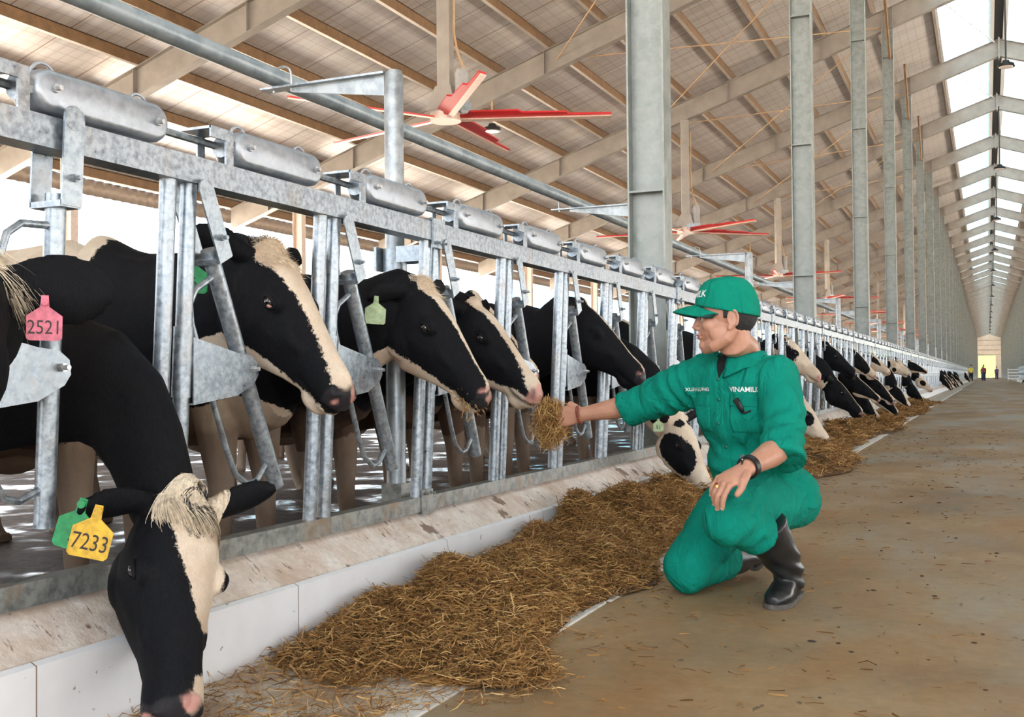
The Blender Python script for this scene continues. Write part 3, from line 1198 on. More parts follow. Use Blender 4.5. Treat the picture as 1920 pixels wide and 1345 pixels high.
def make_cow(name, H, yc, face, label, cat='cow', bodyf=None, vox=.011, detail=True, ears=((1, (-.15, 1, -.12)), (-1, (-.15, -1, -.12))),
             xsh=-2.33, scale=.93, body_dir=(-1, 0), neckmid=None, seed=0, poll_col=None, muzzle=('dark', 0), root=True, pink=0.0, group=None, legs=True):
    bd = Vector((body_dir[0], body_dir[1], 0)).normalized()
    bl = Vector((-bd.y, bd.x, 0))
    S = scale
    def B(a, b, z):
        return Vector((xsh, yc, 0)) + bd * (a * S) + bl * (b * S) + Vector((0, 0, z * S))
    mb = MB()
    st = [(-.02, .86, .14, .10), (.05, .87, .25, .17), (.18, .90, .33, .22), (.38, .935, .375, .245), (.62, .92, .37, .28), (.95, .89, .40, .33), (1.3, .89, .42, .34),
          (1.6, .95, .37, .30), (1.85, 1.0, .31, .25), (2.02, 1.02, .22, .18), (2.10, 1.02, .10, .08)]
    rings = []
    for a, zc, hh, hw in st:
        ring = []
        for k in range(20):
            t = 2 * math.pi * k / 20
            ca, sa = math.cos(t), math.sin(t)
            z = zc + hh * math.copysign(abs(sa) ** .9, sa)
            w = hw * (1 - .22 * max(0, sa) ** 1.5)
            ring.append(B(a, w * ca, z))
        rings.append(ring)
    mb.loft(rings)
    # neck
    nb = B(.30, 0, 1.0)
    H0 = H.w((.045, 0, -.10))
    hp = H.w((-.03, 0, -.08))
    updir = Vector((0, 0, 1))
    mid = Vector(neckmid) if neckmid else (nb * .45 + hp * .55)
    m2 = B(.06, 0, .97)
    pts, rad, asp = [], [], []
    ctrl = [nb, m2, mid, hp, H0]
    rr = [.16, .145, .105, .082, .07]
    hh = [.33, .29, .185, .125, .095]
    for i in range(4):
        for j in range(4):
            t = j / 4
            p0, p1, p2, p3 = ctrl[max(i - 1, 0)], ctrl[i], ctrl[i + 1], ctrl[min(i + 2, 4)]
            pts.append(.5 * ((2 * p1) + (-p0 + p2) * t + (2 * p0 - 5 * p1 + 4 * p2 - p3) * t * t + (-p0 + 3 * p1 - 3 * p2 + p3) * t ** 3))
            w_ = rr[i] * (1 - t) + rr[i + 1] * t
            h_ = hh[i] * (1 - t) + hh[i + 1] * t
            rad.append(w_ * S)
            asp.append(h_ / w_)
    pts.append(H0)
    rad.append(rr[-1] * S)
    asp.append(hh[-1] / rr[-1])
    # second axis in the vertical plane of the neck
    lat = H.R @ Vector((0, 1, 0))
    m_ = len(pts)
    rings = []
    for i in range(m_):
        T = (pts[min(i + 1, m_ - 1)] - pts[max(i - 1, 0)]).normalized()
        tt = i / (m_ - 1)
        la = (bl * -1 if (bl * -1).dot(lat) > 0 else bl)
        A = (la * (1 - tt) + lat * tt)
        A = (A - T * A.dot(T)).normalized()
        Bv = A.cross(T).normalized()
        rings.append([pts[i] + A * (math.cos(k * math.pi / 9) * rad[i]) + Bv * (math.sin(k * math.pi / 9) * rad[i] * asp[i]) for k in range(18)])
    mb.loft(rings)
    # head
    mb.loft([[H.w(p) for p in r] for r in head_rings()])
    Rm = H.R
    def he(c, r, R=None):
        mb.ell(H.w(c), [q * H.k for q in r], Rm if R is None else Rm @ R, 14, 9)
    he((0.0, 0, .012), (.045, .052, .042))
    for s_ in (-1, 1):
        he((.190, s_ * .082, -.036), (.044, .026, .030))
        he((.12, s_ * .060, -.155), (.090, .044, .090))
        he((.525, s_ * .040, -.092), (.030, .024, .030))
        he((.27, s_ * .062, -.085), (.10, .018, .022))
    he((.470, 0, -.172), (.055, .042, .030))
    he((.40, 0, -.06), (.14, .035, .035))
    eb = {}
    for sd_, dr in ears:
        rg, base, d, wdir, nrm = ear_rings(H, sd_, dr)
        mb.loft(rg)
        eb[sd_] = (base, d, wdir, nrm)
    # legs
    if legs:
        for s_ in (-1, 1):
            mb.tube([B(.26, s_ * .13, .85), B(.24, s_ * .14, .62), B(.22, s_ * .14, .42), B(.22, s_ * .14, .30), B(.21, s_ * .14, .12), B(.19, s_ * .14, .07), B(.17, s_ * .14, .05 / S)],
                    [.12 * S, .085 * S, .055 * S, .045 * S, .036 * S, .045 * S, .055 * S], 12)
            mb.tube([B(1.72, s_ * .15, .98), B(1.66, s_ * .17, .78), B(1.70, s_ * .16, .62), B(1.87, s_ * .15, .48), B(1.86, s_ * .15, .30), B(1.80, s_ * .15, .12), B(1.77, s_ * .15, .07), B(1.74, s_ * .15, .05 / S)],
                    [.20 * S, .15 * S, .10 * S, .058 * S, .043 * S, .038 * S, .045 * S, .056 * S], 12)
        mb.tube([B(2.04, 0, 1.18), B(2.12, 0, 1.0), B(2.13, 0, .7), B(2.13, 0, .45)], [.035, .025, .02, .035], 8)
        mb.ell(B(1.52, 0, .52), (.18, .14, .12))
    me = remesh(mb, vox, 2, .5, name)
    v = getv(me)
    l = H.inv(v)
    nr = getn(me)
    # facial detail by displacement
    x, y, z = l[:, 0], l[:, 1], l[:, 2]
    inh = (x > -.02) & (x < .60) & (np.abs(y) < .14) & (z > -.33) & (z < .09)
    ay = np.abs(y)
    nos = np.exp(-(((x - .532) / .019) ** 2 + ((ay - .043) / .013) ** 2 + ((z + .086) / .019) ** 2)) * inh
    mouth = np.exp(-((z - fp(x, [.36, .46, .54, .56], [-.140, -.150, -.140, -.138])) / .008) ** 2) * inh * (x > .385) * np.clip((x - .385) / .04, 0, 1)
    eyes = np.exp(-(((x - .190) / .020) ** 2 + ((z + .044) / .014) ** 2)) * inh * (ay > .07)
    v2 = v - nr * (nos * .020 + mouth * .009 + eyes * .006)[:, None]
    setv(me, v2)
    # colour fields
    ib = (v - np.array([xsh, yc, 0]))
    ba = (ib @ np.array([bd.x, bd.y, 0])) / S
    bb = (ib @ np.array([bl.x, bl.y, 0])) / S
    bz = v[:, 2] / S
    if bodyf is None:
        sb = nz(v, .55, seed, 2) * .16 + .05
        sb = np.where(ba < .35, np.maximum(sb, .05), sb)
        sb = np.minimum(sb, (bz - .52) * .8 + .06 * nz(v, .3, seed + 9, 2))
    else:
        sb = bodyf(v, ba, bb, bz)
    wh = inh.astype(float)
    sdv = np.where(inh, face(l), sb)
    # soften the seam between face and neck fields
    earm = np.zeros(len(v))
    for sd_, (base, d, wdir, nrm) in eb.items():
        rel = v - np.array(base)
        da = rel @ np.array(d)
        per = np.linalg.norm(rel - np.outer(da, np.array(d)), axis=1)
        em = (da > .015) & (da < .23) & (per < .10) & (ay > .075)
        sdv = np.where(em, .03, sdv)
    attr(me, 'sd', sdv)
    attr(me, 'dt', np.where(inh | (ba < .02), 0, np.clip((.84 - bz) / .32, 0, 1)))
    mzf = np.clip((x - .515 + .02 * nz(l, .04, seed + 3, 2)) / .012, 0, 1) * inh * (z > -.135) * (z < -.035)
    if muzzle[0] == 'pink':
        attr(me, 'mz', np.clip(nos * 1.0, 0, 1) * .7)
        attr(me, 'pk', np.clip(mzf, 0, 1) * .85)
    else:
        pm_ = np.clip((nz(l, .05, seed + 5, 2) - .1) * 6 + muzzle[1] * 4, 0, 1) * mzf
        attr(me, 'mz', mzf * (1 - pm_))
        attr(me, 'pk', pm_ * .85)
    attr(me, 'dk', np.clip(nos * 1.3, 0, 1) + .8 * mouth * np.clip((x - .4) / .05, 0, 1) + .0 * eyes)
    me.materials.append(M['coat'])
    shade(me, 180)
    o = bpy.data.objects.new(name, me)
    COL.objects.link(o)
    tag(o, label, cat, group)
    if detail:
        for s_ in (-1, 1):
            e = MB().ell(H.w((.190, s_ * .091, -.044)), [.0205 * H.k] * 3, Rm, 18, 12)
            eo = obj('eye', e, M['eye'], o, 180)
            lid = MB()
            ang = np.linspace(0, math.pi, 12)
            for sg, rr_ in ((1, .0065), (-1, .0045)):
                p_ = [H.w((.190 - .026 * math.cos(t), s_ * (.104 - .006 * abs(math.cos(t))), -.044 + sg * .0125 * math.sin(t))) for t in ang]
                lid.tube(p_, [rr_ * H.k * (.5 + .5 * math.sin(t)) for t in ang], 8)
            obj('eyelid', lid, M['black_hide'], o, 180)
            if detail == 'rim':
                obj('eye_white', MB().ell(H.w((.201, s_ * .096, -.050)), [.010 * H.k, .0135 * H.k, .008 * H.k], Rm, 12, 8), M['eyewhite'], eo, 180)
    return o, H, eb

M['black_hide'] = simple('black_eyelid', (.006, .005, .006), .7, 0, .1, 30, 0, .15)

def hair(name, parent, roots, dirs, n, L, mat, seed=0, w=.0016, curl=.5, gravity=.3):
    """tuft of curved hair strands from (root point, normal) pairs"""
    rs_ = np.random.RandomState(seed)
    v, f = [], []
    for i in range(n):
        k = rs_.randint(len(roots))
        p = Vector(roots[k]) + Vector(rs_.normal(size=3) * .004)
        d = Vector(dirs[k]).normalized()
        d = (d + Vector(rs_.normal(size=3) * .15)).normalized()
        side = d.cross(Vector(rs_.normal(size=3))).normalized()
        cv = Vector(rs_.normal(size=3)) * curl
        ln = L * rs_.uniform(.5, 1.1)
        b = len(v)
        ns = 5
        for j in range(ns + 1):
            t = j / ns
            q = p + d * (ln * t) + cv * (ln * t * t * .5) - Vector((0, 0, 1)) * (gravity * ln * t * t)
            ww = w * (1 - .85 * t)
            v += [q + side * ww, q - side * ww]
            if j:
                a = b + 2 * j
                f.append((a - 2, a - 1, a + 1, a))
    m = MB().add(v, f)
    return obj(name, m, mat, parent, 180)

def surf_hair(cow, H, lo, hi, n, L, mat, name='poll_hair', combd=(1, 0, 0), seed=0, lift=.45, w=.0014, cond=None, curl=.35, gravity=.2):
    """strands rooted on the hide inside a head-local box"""
    me = cow.data
    v = getv(me)
    l = H.inv(v)
    nr = getn(me)
    mk_ = np.all((l > np.array(lo)) & (l < np.array(hi)), axis=1)
    if cond is not None:
        mk_ &= cond(l)
    idx = np.nonzero(mk_)[0]
    if not len(idx):
        return None
    cd = H.R @ Vector(combd)
    roots = [v[i] - nr[i] * .003 for i in idx]
    dirs = [(cd - Vector(nr[i]) * cd.dot(Vector(nr[i]))).normalized() + Vector(nr[i]) * lift for i in idx]
    return hair(name, cow, roots, dirs, n, L, mat, seed, w, curl, gravity)

def ear_tag(cow, at, up, out, mat, size=.075, txt=None, stem=None, label=None, tcol=None, taper=True):
    """plastic tag: 'at' = top hole, 'up' = direction of the stem, 'out' = face normal"""
    up = Vector(up).normalized()
    out = Vector(out)
    out = (out - up * out.dot(up)).normalized()
    rt = up.cross(out).normalized()
    h = size
    pts = [(-.10, 0), (.10, 0), (.13, -.35), (.5, -.62), (.5, -1.28), (.42, -1.36), (-.42, -1.36), (-.5, -1.28), (-.5, -.62), (-.13, -.35)]
    at = Vector(at)
    top = [at + rt * (x * h) + up * (y * h) + out * .0015 for x, y in pts]
    bot = [at + rt * (x * h) + up * (y * h) - out * .0015 for x, y in pts]
    n_ = len(pts)
    m = MB().add(top + bot, [tuple(range(n_)), tuple(range(2 * n_ - 1, n_ - 1, -1))] + [(i, n_ + i, n_ + (i + 1) % n_, (i + 1) % n_) for i in range(n_)])
    m.tube([at - out * .012 - up * .012, at + out * .010 - up * .012], h * .11, 10)
    o = obj('ear_tag', m, mat, cow, None, label)
    if txt:
        me = curve_text(txt, h * .52, 'tag_number')
        vv = getv(me)
        w_ = vv[:, 0].max() - vv[:, 0].min()
        s_ = min(1, h * .86 / w_)
        cen = at + up * (-.98 * h) + out * .0022
        new = np.array([list(cen + rt * float(a * s_) + up * float(b * 1.15)) for a, b, _ in vv])
        setv(me, new)
        t_ = obj('tag_number', me, tcol or M['tag_ink'], o, None)
    return o

# --- the cow eating at the lower left (head hanging over the kerb)
def cow_eating_near():
    H = Head((-1.665, 1.925, .475), (-1.51, 1.72, .062), (.36, .93, 0), 1.20)
    blz = [(-.05, .05), (.03, .062), (.10, .066), (.18, .058), (.26, .045), (.32, .028), (.36, .0), (.43, -.02), (.47, .0), (.6, .02)]
    ctr = [(-.05, .022), (.1, .022), (.2, .035), (.3, .045), (.4, .03), (.6, .02)]
    f0 = std_face(blz, None, ctr, -.12)
    def face(l):
        s = f0(l)
        x, y, z = l[:, 0], l[:, 1], l[:, 2]
        # black lock under the curl, pale patch by the nose
        s = np.maximum(s, .024 - np.hypot((x - .098) / 1.4, y - .004))
        s = np.minimum(s, np.hypot((x - .50) / 1.4, (y - .045)) - .032)
        return s
    def bf(v, a, b, z):
        s = np.full(len(v), .06)
        s = np.minimum(s, (z - .52) * .8 + .07 * nz(v, .25, 4, 2))
        s = np.where(a > 1.0, np.minimum(s, nz(v, .5, 12, 2) * .15), s)
        return s
    cow, H, eb = make_cow('cow', H, 1.964, face, 'black cow eating with head down over the kerb at lower left, yellow tag 7233', bodyf=bf, vox=.008, seed=4,
                          ears=((1, (-.35, .9, .45)), (-1, (.34, -1, -.06))), xsh=-2.50, scale=.78, neckmid=(-1.95, 1.965, .74), muzzle=('dark', 0))
    # curly poll hair
    swirl_hair(cow, H, (.010, .018), .070, 4600, M['hair_cream'], 3, 80, (.45, -.25), 9, .012, .0012, .020)
    swirl_hair(cow, H, (.055, .004), .026, 330, M['hair_black'], 4, 60, (.6, .3), 7, .011, .0012, .022)
    b, d, wd_, nr_ = eb[-1]
    cam_dir = Vector((.62, -.78, .12))
    at = b + d * .095 + Vector((.025, -.030, .012))
    ear_tag(cow, at + Vector((-.035, -.02, .012)), (.28, .12, 1), (cam_dir + Vector((-.3, 0, 0))), M['tag_green'], .083, '5', label='green ear tag behind the yellow one')
    ear_tag(cow, at + Vector((.012, -.025, 0)), (.22, .13, 1), cam_dir, M['tag_yellow'], .083, '7233', label='yellow ear tag numbered 7233')
    return cow
cow_eating_near()

# --- the cow looking out of the first open headlock
def cow_first():
    H = Head((-1.945, 2.61, 1.125), (-1.66, 2.575, .68), (0, 1, 0), 1.06)
    blz = [(-.05, .03), (.0, .065), (.03, .078), (.12, .070), (.22, .046), (.32, .040), (.42, .040), (.50, .050), (.54, .046), (.57, .05)]
    f0 = std_face(blz, [(-.03, -.5), (.06, -.30), (.10, -.24), (.15, -.225), (.25, -.19), (.35, -.178), (.45, -.158), (.57, -.150)], [(-.05, .0), (.1, .01), (.3, 0.005), (.6, .0)], -.075)
    def bf(v, a, b, z):
        s = np.full(len(v), .08)
        pa_ = .42 - np.hypot((a - .60) * .95, (z - 1.38) * 1.1) + .05 * nz(v, .2, 2, 2)
        s = np.minimum(s, -pa_)
        s = np.where(a > 1.25, np.maximum(s, nz(v, .5, 3, 2) * .12), s)
        return np.minimum(s, (z - .58) * .8 + .14 * nz(v, .3, 6, 2))
    cow, H, eb = make_cow('cow', H, 2.631, f0, 'black cow with broad cream blaze looking out of the first open headlock', bodyf=bf, vox=.008, seed=8, detail='rim',
                          ears=((1, (-.3, 1, -.1)), (-1, (-.75, -.8, -.25))), xsh=-2.38, neckmid=(-2.10, 2.62, .99), muzzle=('dark', .12))
    surf_hair(cow, H, (-.07, -.07, -.03), (.09, .08, .09), 3000, .030, M['hair_cream'], 'poll_hair', (.9, 0, .1), 5, .25, .0010, lambda l: f0(l) < 0, .4, .05)
    surf_hair(cow, H, (-.09, -.06, -.06), (-.015, .05, .06), 600, .03, M['hair_black'], 'poll_hair', (-.6, 0, .1), 6, .3, .0010, None, .4, .1)
    b, d, wd_, nr_ = eb[-1]
    ear_tag(cow, Vector((-2.03, 2.40, 1.10)), (.05, .02, 1), (.5, -.85, .1), M['tag_green'], .075, '6', label='green ear tag half hidden behind the tubes')
    return cow
cow_first()

# --- the cow chewing hay, green tag
def cow_second():
    H = Head((-1.815, 3.31, 1.065), (-1.555, 3.275, .665), (.10, 1, 0), 1.08)
    blz = [(-.05, .05), (.02, .050), (.12, .040), (.22, .020), (.32, .013), (.42, .011), (.50, .016), (.54, .024), (.57, .03)]
    f0 = std_face(blz, [(-.03, -.5), (.06, -.30), (.10, -.21), (.16, -.205), (.25, -.182), (.35, -.168), (.45, -.150), (.57, -.143)], [(-.05, .01), (.57, .008)], -.09)
    def bf(v, a, b, z):
        s = np.full(len(v), .08)
        s = np.minimum(s, (z - .66) * .8 + .10 * nz(v, .3, 16, 2))
        return s
    cow, H, eb = make_cow('cow', H, 3.298, f0, 'black cow with narrow cream blaze chewing hay, green tag on its near ear', bodyf=bf, vox=.008, seed=18, detail=True,
                          ears=((1, (-.3, 1, 0)), (-1, (-.12, -.95, -.40))), xsh=-2.36, neckmid=(-2.03, 3.30, .95), muzzle=('dark', .25))
    surf_hair(cow, H, (-.06, -.05, -.02), (.06, .06, .09), 2000, .028, M['hair_cream'], 'poll_hair', (.9, 0, .1), 15, .25, .0010, lambda l: f0(l) < 0, .4, .05)
    b, d, wd_, nr_ = eb[-1]
    ear_tag(cow, b + d * .105 + Vector((.005, -.03, -.005)), (.05, .05, 1), (.62, -.78, .1), M['tag_palegreen'], .07, None, label='muddy green ear tag')
    straw_tuft(cow, H)
    return cow
def straw_tuft(cow, H):
    rs_ = np.random.RandomState(2)
    v, f = [], []
    for i in range(170):
        p = H.w((.49 + rs_.normal() * .022, rs_.uniform(-.05, .035), -.135 + rs_.normal() * .012))
        d = Vector((rs_.normal() * .5 + .3, rs_.normal() * .7, rs_.normal() * .5 - .5)).normalized()
        L = rs_.uniform(.02, .055)
        s_ = d.cross(Vector(rs_.normal(size=3))).normalized() * .0013
        b = len(v)
        v += [p - d * L * .5 + s_, p - d * L * .5 - s_, p + d * L - s_, p + d * L + s_]
        f.append((b, b + 1, b + 2, b + 3))
    obj('hay_in_mouth', MB().add(v, f), M['straw'], cow, None, 'tuft of hay in its mouth')
def mat_straw():
    m, t, b = mk('straw')
    oi = worldco(t)
    n = noise(t, 60, 3, .7, oi)
    t.links.new(ramp(t, n, [(.3, (.20, .10, .035)), (.5, (.36, .21, .085)), (.7, (.56, .38, .18))]), b.inputs['Base Color'])
    b.inputs['Roughness'].default_value = .6
    b.inputs['Specular IOR Level'].default_value = .3
    return m
M['straw'] = mat_straw()
cow_second()

# --- the cow taking hay from the hand
def cow_third():
    H = Head((-1.93, 3.96, 1.045), (-1.628, 3.92, .662), (.05, 1, 0), 1.08)
    blz = [(-.05, .05), (.02, .045), (.12, .040), (.22, .032), (.32, .030), (.42, .036), (.48, .05), (.54, .07), (.57, .07)]
    f0 = std_face(blz, [(-.03, -.5), (.06, -.28), (.10, -.22), (.16, -.21), (.25, -.185), (.35, -.165), (.42, -.14), (.46, -.12), (.57, -.11)], [(-.05, .0), (.57, .0)], -.085)
    cow, H, eb = make_cow('cow', H, 3.965, f0, 'black cow taking hay from the hand, pale tag ending 30', vox=.009, seed=31, detail=True,
                          ears=((1, (-.3, 1, 0)), (-1, (-.10, -.95, -.2))), xsh=-2.42, neckmid=(-2.15, 3.965, .95), muzzle=('pink', 1))
    b, d, wd_, nr_ = eb[-1]
    ear_tag(cow, b + d * .07 + Vector((.01, -.03, -.005)), (.02, .0, 1), (.62, -.78, .1), M['tag_white'], .058, '30', label='pale ear tag ending in 30')
    return cow
cow_third()

# --- cow at the left edge: only its ear and forelock reach into view
def cow_left_edge():
    H = Head((-1.70, 1.385, .955), (-1.44, .925, .80), (.87, .48, 0), 1.1)
    f0 = std_face([(-.05, .05), (.1, .04), (.3, .03), (.57, .05)], None, None, -.1)
    cow, H, eb = make_cow('cow', H, 1.297, f0, 'cow at the left picture edge showing only a black ear with pink tag', vox=.010, seed=44, detail=True,
                          ears=((1, (-.35, 1, -.16, 1.45)), (-1, (-.3, -1, 0))), xsh=-2.42, neckmid=(-2.1, 1.30, .94), bodyf=lambda v, a, b, z: np.minimum(.06, (z - .55) * .8 + .08 * nz(v, .3, 5, 2)))
    surf_hair(cow, H, (-.06, .0, -.0), (.03, .06, .08), 1300, .075, M['hair_cream'], 'poll_hair', (-.1, .9, .1), 7, .15, .0012, None, .3, .7)
    b, d, wd_, nr_ = eb[1]
    ear_tag(cow, b + d * .075 + Vector((.03, -.050, -.022)), (.03, .0, 1), (.70, -.70, .0), M['tag_pink'], .060, '2521', label='pink ear tag numbered 2521')
    return cow
cow_left_edge()

# --- patterns for the rest of the row
def spotted(seed, thr=0.0, scale=.16, amp=.07):
    def f(l):
        s = nz(l, scale, seed, 2) * amp + thr
        return s
    return f
def cow_white_eyepatch():
    H = Head((-1.64, 6.08, .51), (-1.44, 5.95, .075), (.40, .92, 0))
    def f0(l):
        x, y, z = l[:, 0], l[:, 1], l[:, 2]
        s = .105 - np.hypot((x - .22) / 1.5, (z + .10) / 1.0) - .5 * np.clip(.035 - np.abs(y), 0, 1)
        s = np.maximum(s, .03 - np.hypot((x - .06), (np.abs(y) - .045)))
        return s
    def bf(v, a, b, z):
        s = np.where((a < .25) & (z < .62), -.03 + .07 * nz(v, .3, 21, 2), .06)
        return np.minimum(s, (z - .55))
    cow, H, eb = make_cow('cow', H, 5.966, f0, 'white-faced cow with a big black eye patch eating behind the kneeling man', vox=.010, seed=50, detail=True, bodyf=bf,
                          ears=((1, (-.3, 1, .1)), (-1, (-.25, -1, .05))), xsh=-2.42, neckmid=(-1.93, 5.97, .78))
    b, d, wd_, nr_ = eb[-1]
    ear_tag(cow, b + d * .10 + Vector((.02, -.03, -.01)), (.0, .0, 1), (.5, -.85, .1), M['tag_palegreen'], .06, '91', label='pale green ear tag')
cow_white_eyepatch()

def blaze_face(w, jaw=True, pal=.0):
    return std_face([(-.05, w), (.1, w * .9), (.25, w * .7), (.4, w * .75), (.5, w * 1.1), (.57, w * 1.3)],
                    [(-.03, -.5), (.06, -.28), (.10, -.22), (.25, -.185), (.35, -.168), (.45, -.15), (.57, -.145)] if jaw else None, None, -.09)
def row_cow(m_, pose, face, label, seed, vox=.014, dx=0, dy=0, nose_z=None, muzzle=('dark', 0), bodyf=None, detail=False, turn=0, group=None, xsh=-2.42):
    y = 2.631 + .667 * m_
    if pose == 'up':
        P_, Q = (-1.90 + dx, y + dy * .3, 1.13), (-1.575 + dx, y + turn + dy, nose_z or .70)
        nm = (-2.1 + dx * .5, y, .97)
        er = ((1, (-.1, 1, -.25)), (-1, (-.1, -1, -.25)))
    elif pose == 'level':
        P_, Q = (-1.86 + dx, y, 1.08), (-1.45 + dx, y + turn, nose_z or .80)
        nm = (-2.1 + dx * .5, y, .97)
        er = ((1, (-.5, 1, 0)), (-1, (-.5, -1, 0)))
    elif pose == 'mid':
        P_, Q = (-1.74 + dx, y, .70), (-1.44 + dx, y + turn, nose_z or .30)
        nm = (-1.98 + dx * .3, y, .86)
        er = ((1, (-.3, 1, .05)), (-1, (-.35, -1, .05)))
    else:
        P_, Q = (-1.66 + dx, y, .53), (-1.42 + dx, y + turn, nose_z or .09)
        nm = (-1.94, y, .80)
        er = ((1, (-.3, 1, .1)), (-1, (-.3, -1, .05)))
    H = Head(P_, Q, (0 if not turn else -turn * 2, 1, 0))
    return make_cow('cow', H, y, face, label, vox=vox, seed=seed, detail=detail, ears=er, xsh=xsh, neckmid=nm, muzzle=muzzle, bodyf=bodyf, group=group)
# cows standing back from the fence between the hand and the man
row_cow(3, 'up', blaze_face(.03), 'black cow standing back behind the headlock just right of the hay bunch', 61, .012, dx=-.36, nose_z=.72)
row_cow(4, 'up', blaze_face(.012, False), 'all-black head behind the pivot plates above the outstretched arm', 62, .012, dx=-.06, nose_z=.715, dy=.05)
row_cow(7, 'up', blaze_face(.04), 'cow standing back behind the man and his cap brim', 63, .014, dx=-.5)
row_cow(9, 'mid', blaze_face(.03), 'cow behind the shoulder of the kneeling man', 64, .014, dx=-.4)
# the row beyond the man
row_cow(13, 'up', std_face([(-.05, .06), (.1, .085), (.3, .09), (.57, .1)], [(0, -.14), (.57, -.12)], None, -.2), 'cream-faced cow just right of the green shoulder, head raised', 71, .012, muzzle=('pink', 1), detail=True)
def f_eye(l):
    x, y, z = l[:, 0], l[:, 1], l[:, 2]
    return .075 - np.hypot((x - .20) / 1.3, (z + .08)) - .4 * np.clip(.03 - np.abs(y), 0, 1)
row_cow(12, 'down', f_eye, 'white cow with black eye patch eating just right of the elbow', 72, .012, detail=True)
row_cow(17, 'up', std_face([(-.05, .03), (.1, .03), (.2, .0), (.5, -.01), (.57, .02)], None, None, -.06), 'black cow with raised head and a small cream forehead streak', 73, .012, detail=True, nose_z=.74, dx=.06)
row_cow(16, 'mid', blaze_face(.02, False), 'black cow with yellow tag lowering its head to the hay, white throat', 74, .012, nose_z=.27, dx=.06, detail=True, bodyf=lambda v, a, b, z: np.where((a < .2) & (z < .75), -.05, .05))
row_cow(19, 'mid', blaze_face(.035), 'black cow with thin white blaze, head half lowered, second past the elbow', 75, .014, dx=.1, nose_z=.40)
row_cow(20, 'down', blaze_face(.05), 'black cow eating with a white stripe down its face, nearest the second hay heap', 76, .014)
row_cow(22, 'up', std_face([(-.05, .04), (.1, .03), (.3, .02), (.42, .05), (.46, .2), (.57, .2)], [(0, -.19), (.4, -.16), (.46, 0), (.57, 0)], None, -.09), 'black cow with white muzzle and pink nose, head raised', 77, .014, muzzle=('pink', 1))
row_cow(24, 'down', blaze_face(.03), 'black cow eating at the third hay heap, round yellow tag', 78, .015, dx=.05)
row_cow(26, 'up', std_face([(-.05, .07), (.1, .07), (.3, .06), (.42, .1), (.57, .2)], [(0, -.12), (.57, -.05)], None, -.2), 'cow with cream face and long black cheek patch, head raised high', 79, .015, muzzle=('pink', 1), nose_z=.76)
row_cow(23, 'mid', blaze_face(.045), 'black cow with white blaze reaching down between two raised heads', 80, .015, dx=.08)
row_cow(31, 'level', spotted(5, -.03), 'white cow freckled with black spots, muzzle pushed forward, lower one', 81, .015, muzzle=('pink', 1), nose_z=.74)
row_cow(34, 'up', spotted(9, -.015), 'spotted cow with raised head behind the freckled white one', 82, .016, muzzle=('pink', 1), nose_z=.82)
row_cow(30, 'down', blaze_face(.06), 'cow eating with white legs showing under the freckled cow', 83, .016)
row_cow(37, 'down', blaze_face(.02, False), 'black cow eating at the last hay heap', 84, .016)
row_cow(40, 'level', blaze_face(.05), 'black and cream cow, farthest of the raised heads', 85, .016, muzzle=('pink', 1), nose_z=.80, dx=.05)
row_cow(42, 'mid', f_eye, 'white-muzzled cow licking over the kerb beyond the last hay heap', 86, .016, nose_z=.30, dx=.08)
# distant pairs share a few meshes
d1 = row_cow(70, 'down', blaze_face(.05), 'cow feeding low in the distant group along the left kerb', 90, .022, group='distant left cows')[0]
d2 = row_cow(72, 'mid', blaze_face(.06), 'cow feeding low in the distant group along the left kerb', 91, .022, group='distant left cows')[0]
for i, (s_, m_) in enumerate([(d1, 74), (d2, 77), (d1, 84), (d2, 87), (d1, 90), (d2, 100), (d1, 106), (d1, 150), (d2, 153), (d1, 156)]):
    c = s_.copy()
    COL.objects.link(c)
    base = 70 if s_ is d1 else 72
    c.location = (0, .667 * (m_ - base), 0)
for i, (s_, m_) in enumerate([(d1, 118), (d2, 122), (d1, 127)]):
    c = s_.copy()
    COL.objects.link(c)
    c['label'] = 'cow feeding low in the distant group along the right kerb'
    c['group'] = 'distant right cows'
    c.scale = (-1, 1, 1)
    base = 70 if s_ is d1 else 72
    c.location = (2 * XR, .667 * (m_ - base), 0)

# cows standing loose in the pen behind the row
def pen_cow(x, y, bdir, label, seed, hz=1.0):
    b = Vector((bdir[0], bdir[1], 0)).normalized()
    f = -b
    l = Vector((-f.y, f.x, 0))
    H = Head((x + f.x * .42, y + f.y * .42, 1.02 * hz), (x + f.x * .80, y + f.y * .80, .70 * hz), l)
    return make_cow('cow', H, y, blaze_face(.04), label, vox=.02, seed=seed, detail=False, xsh=x, body_dir=bdir, neckmid=(x + f.x * .22, y + f.y * .22, .97), group='cows loose in the pen')
pen_cow(-5.4, 6.6, (-.25, 1), 'cow standing loose in the pen behind the first open headlocks', 101)
pen_cow(-6.6, 9.6, (1, .25), 'cow standing sideways in the pen behind the second headlock panel', 102)
pen_cow(-5.6, 11.6, (.3, 1), 'cow standing in the pen behind the cow taking the hay', 103)
pen_cow(-7.6, 7.6, (-.8, .6), 'cow standing farthest left in the pen', 104)
pen_cow(-6.0, 16.0, (-1, .2), 'cow standing in the pen behind the kneeling man', 105)
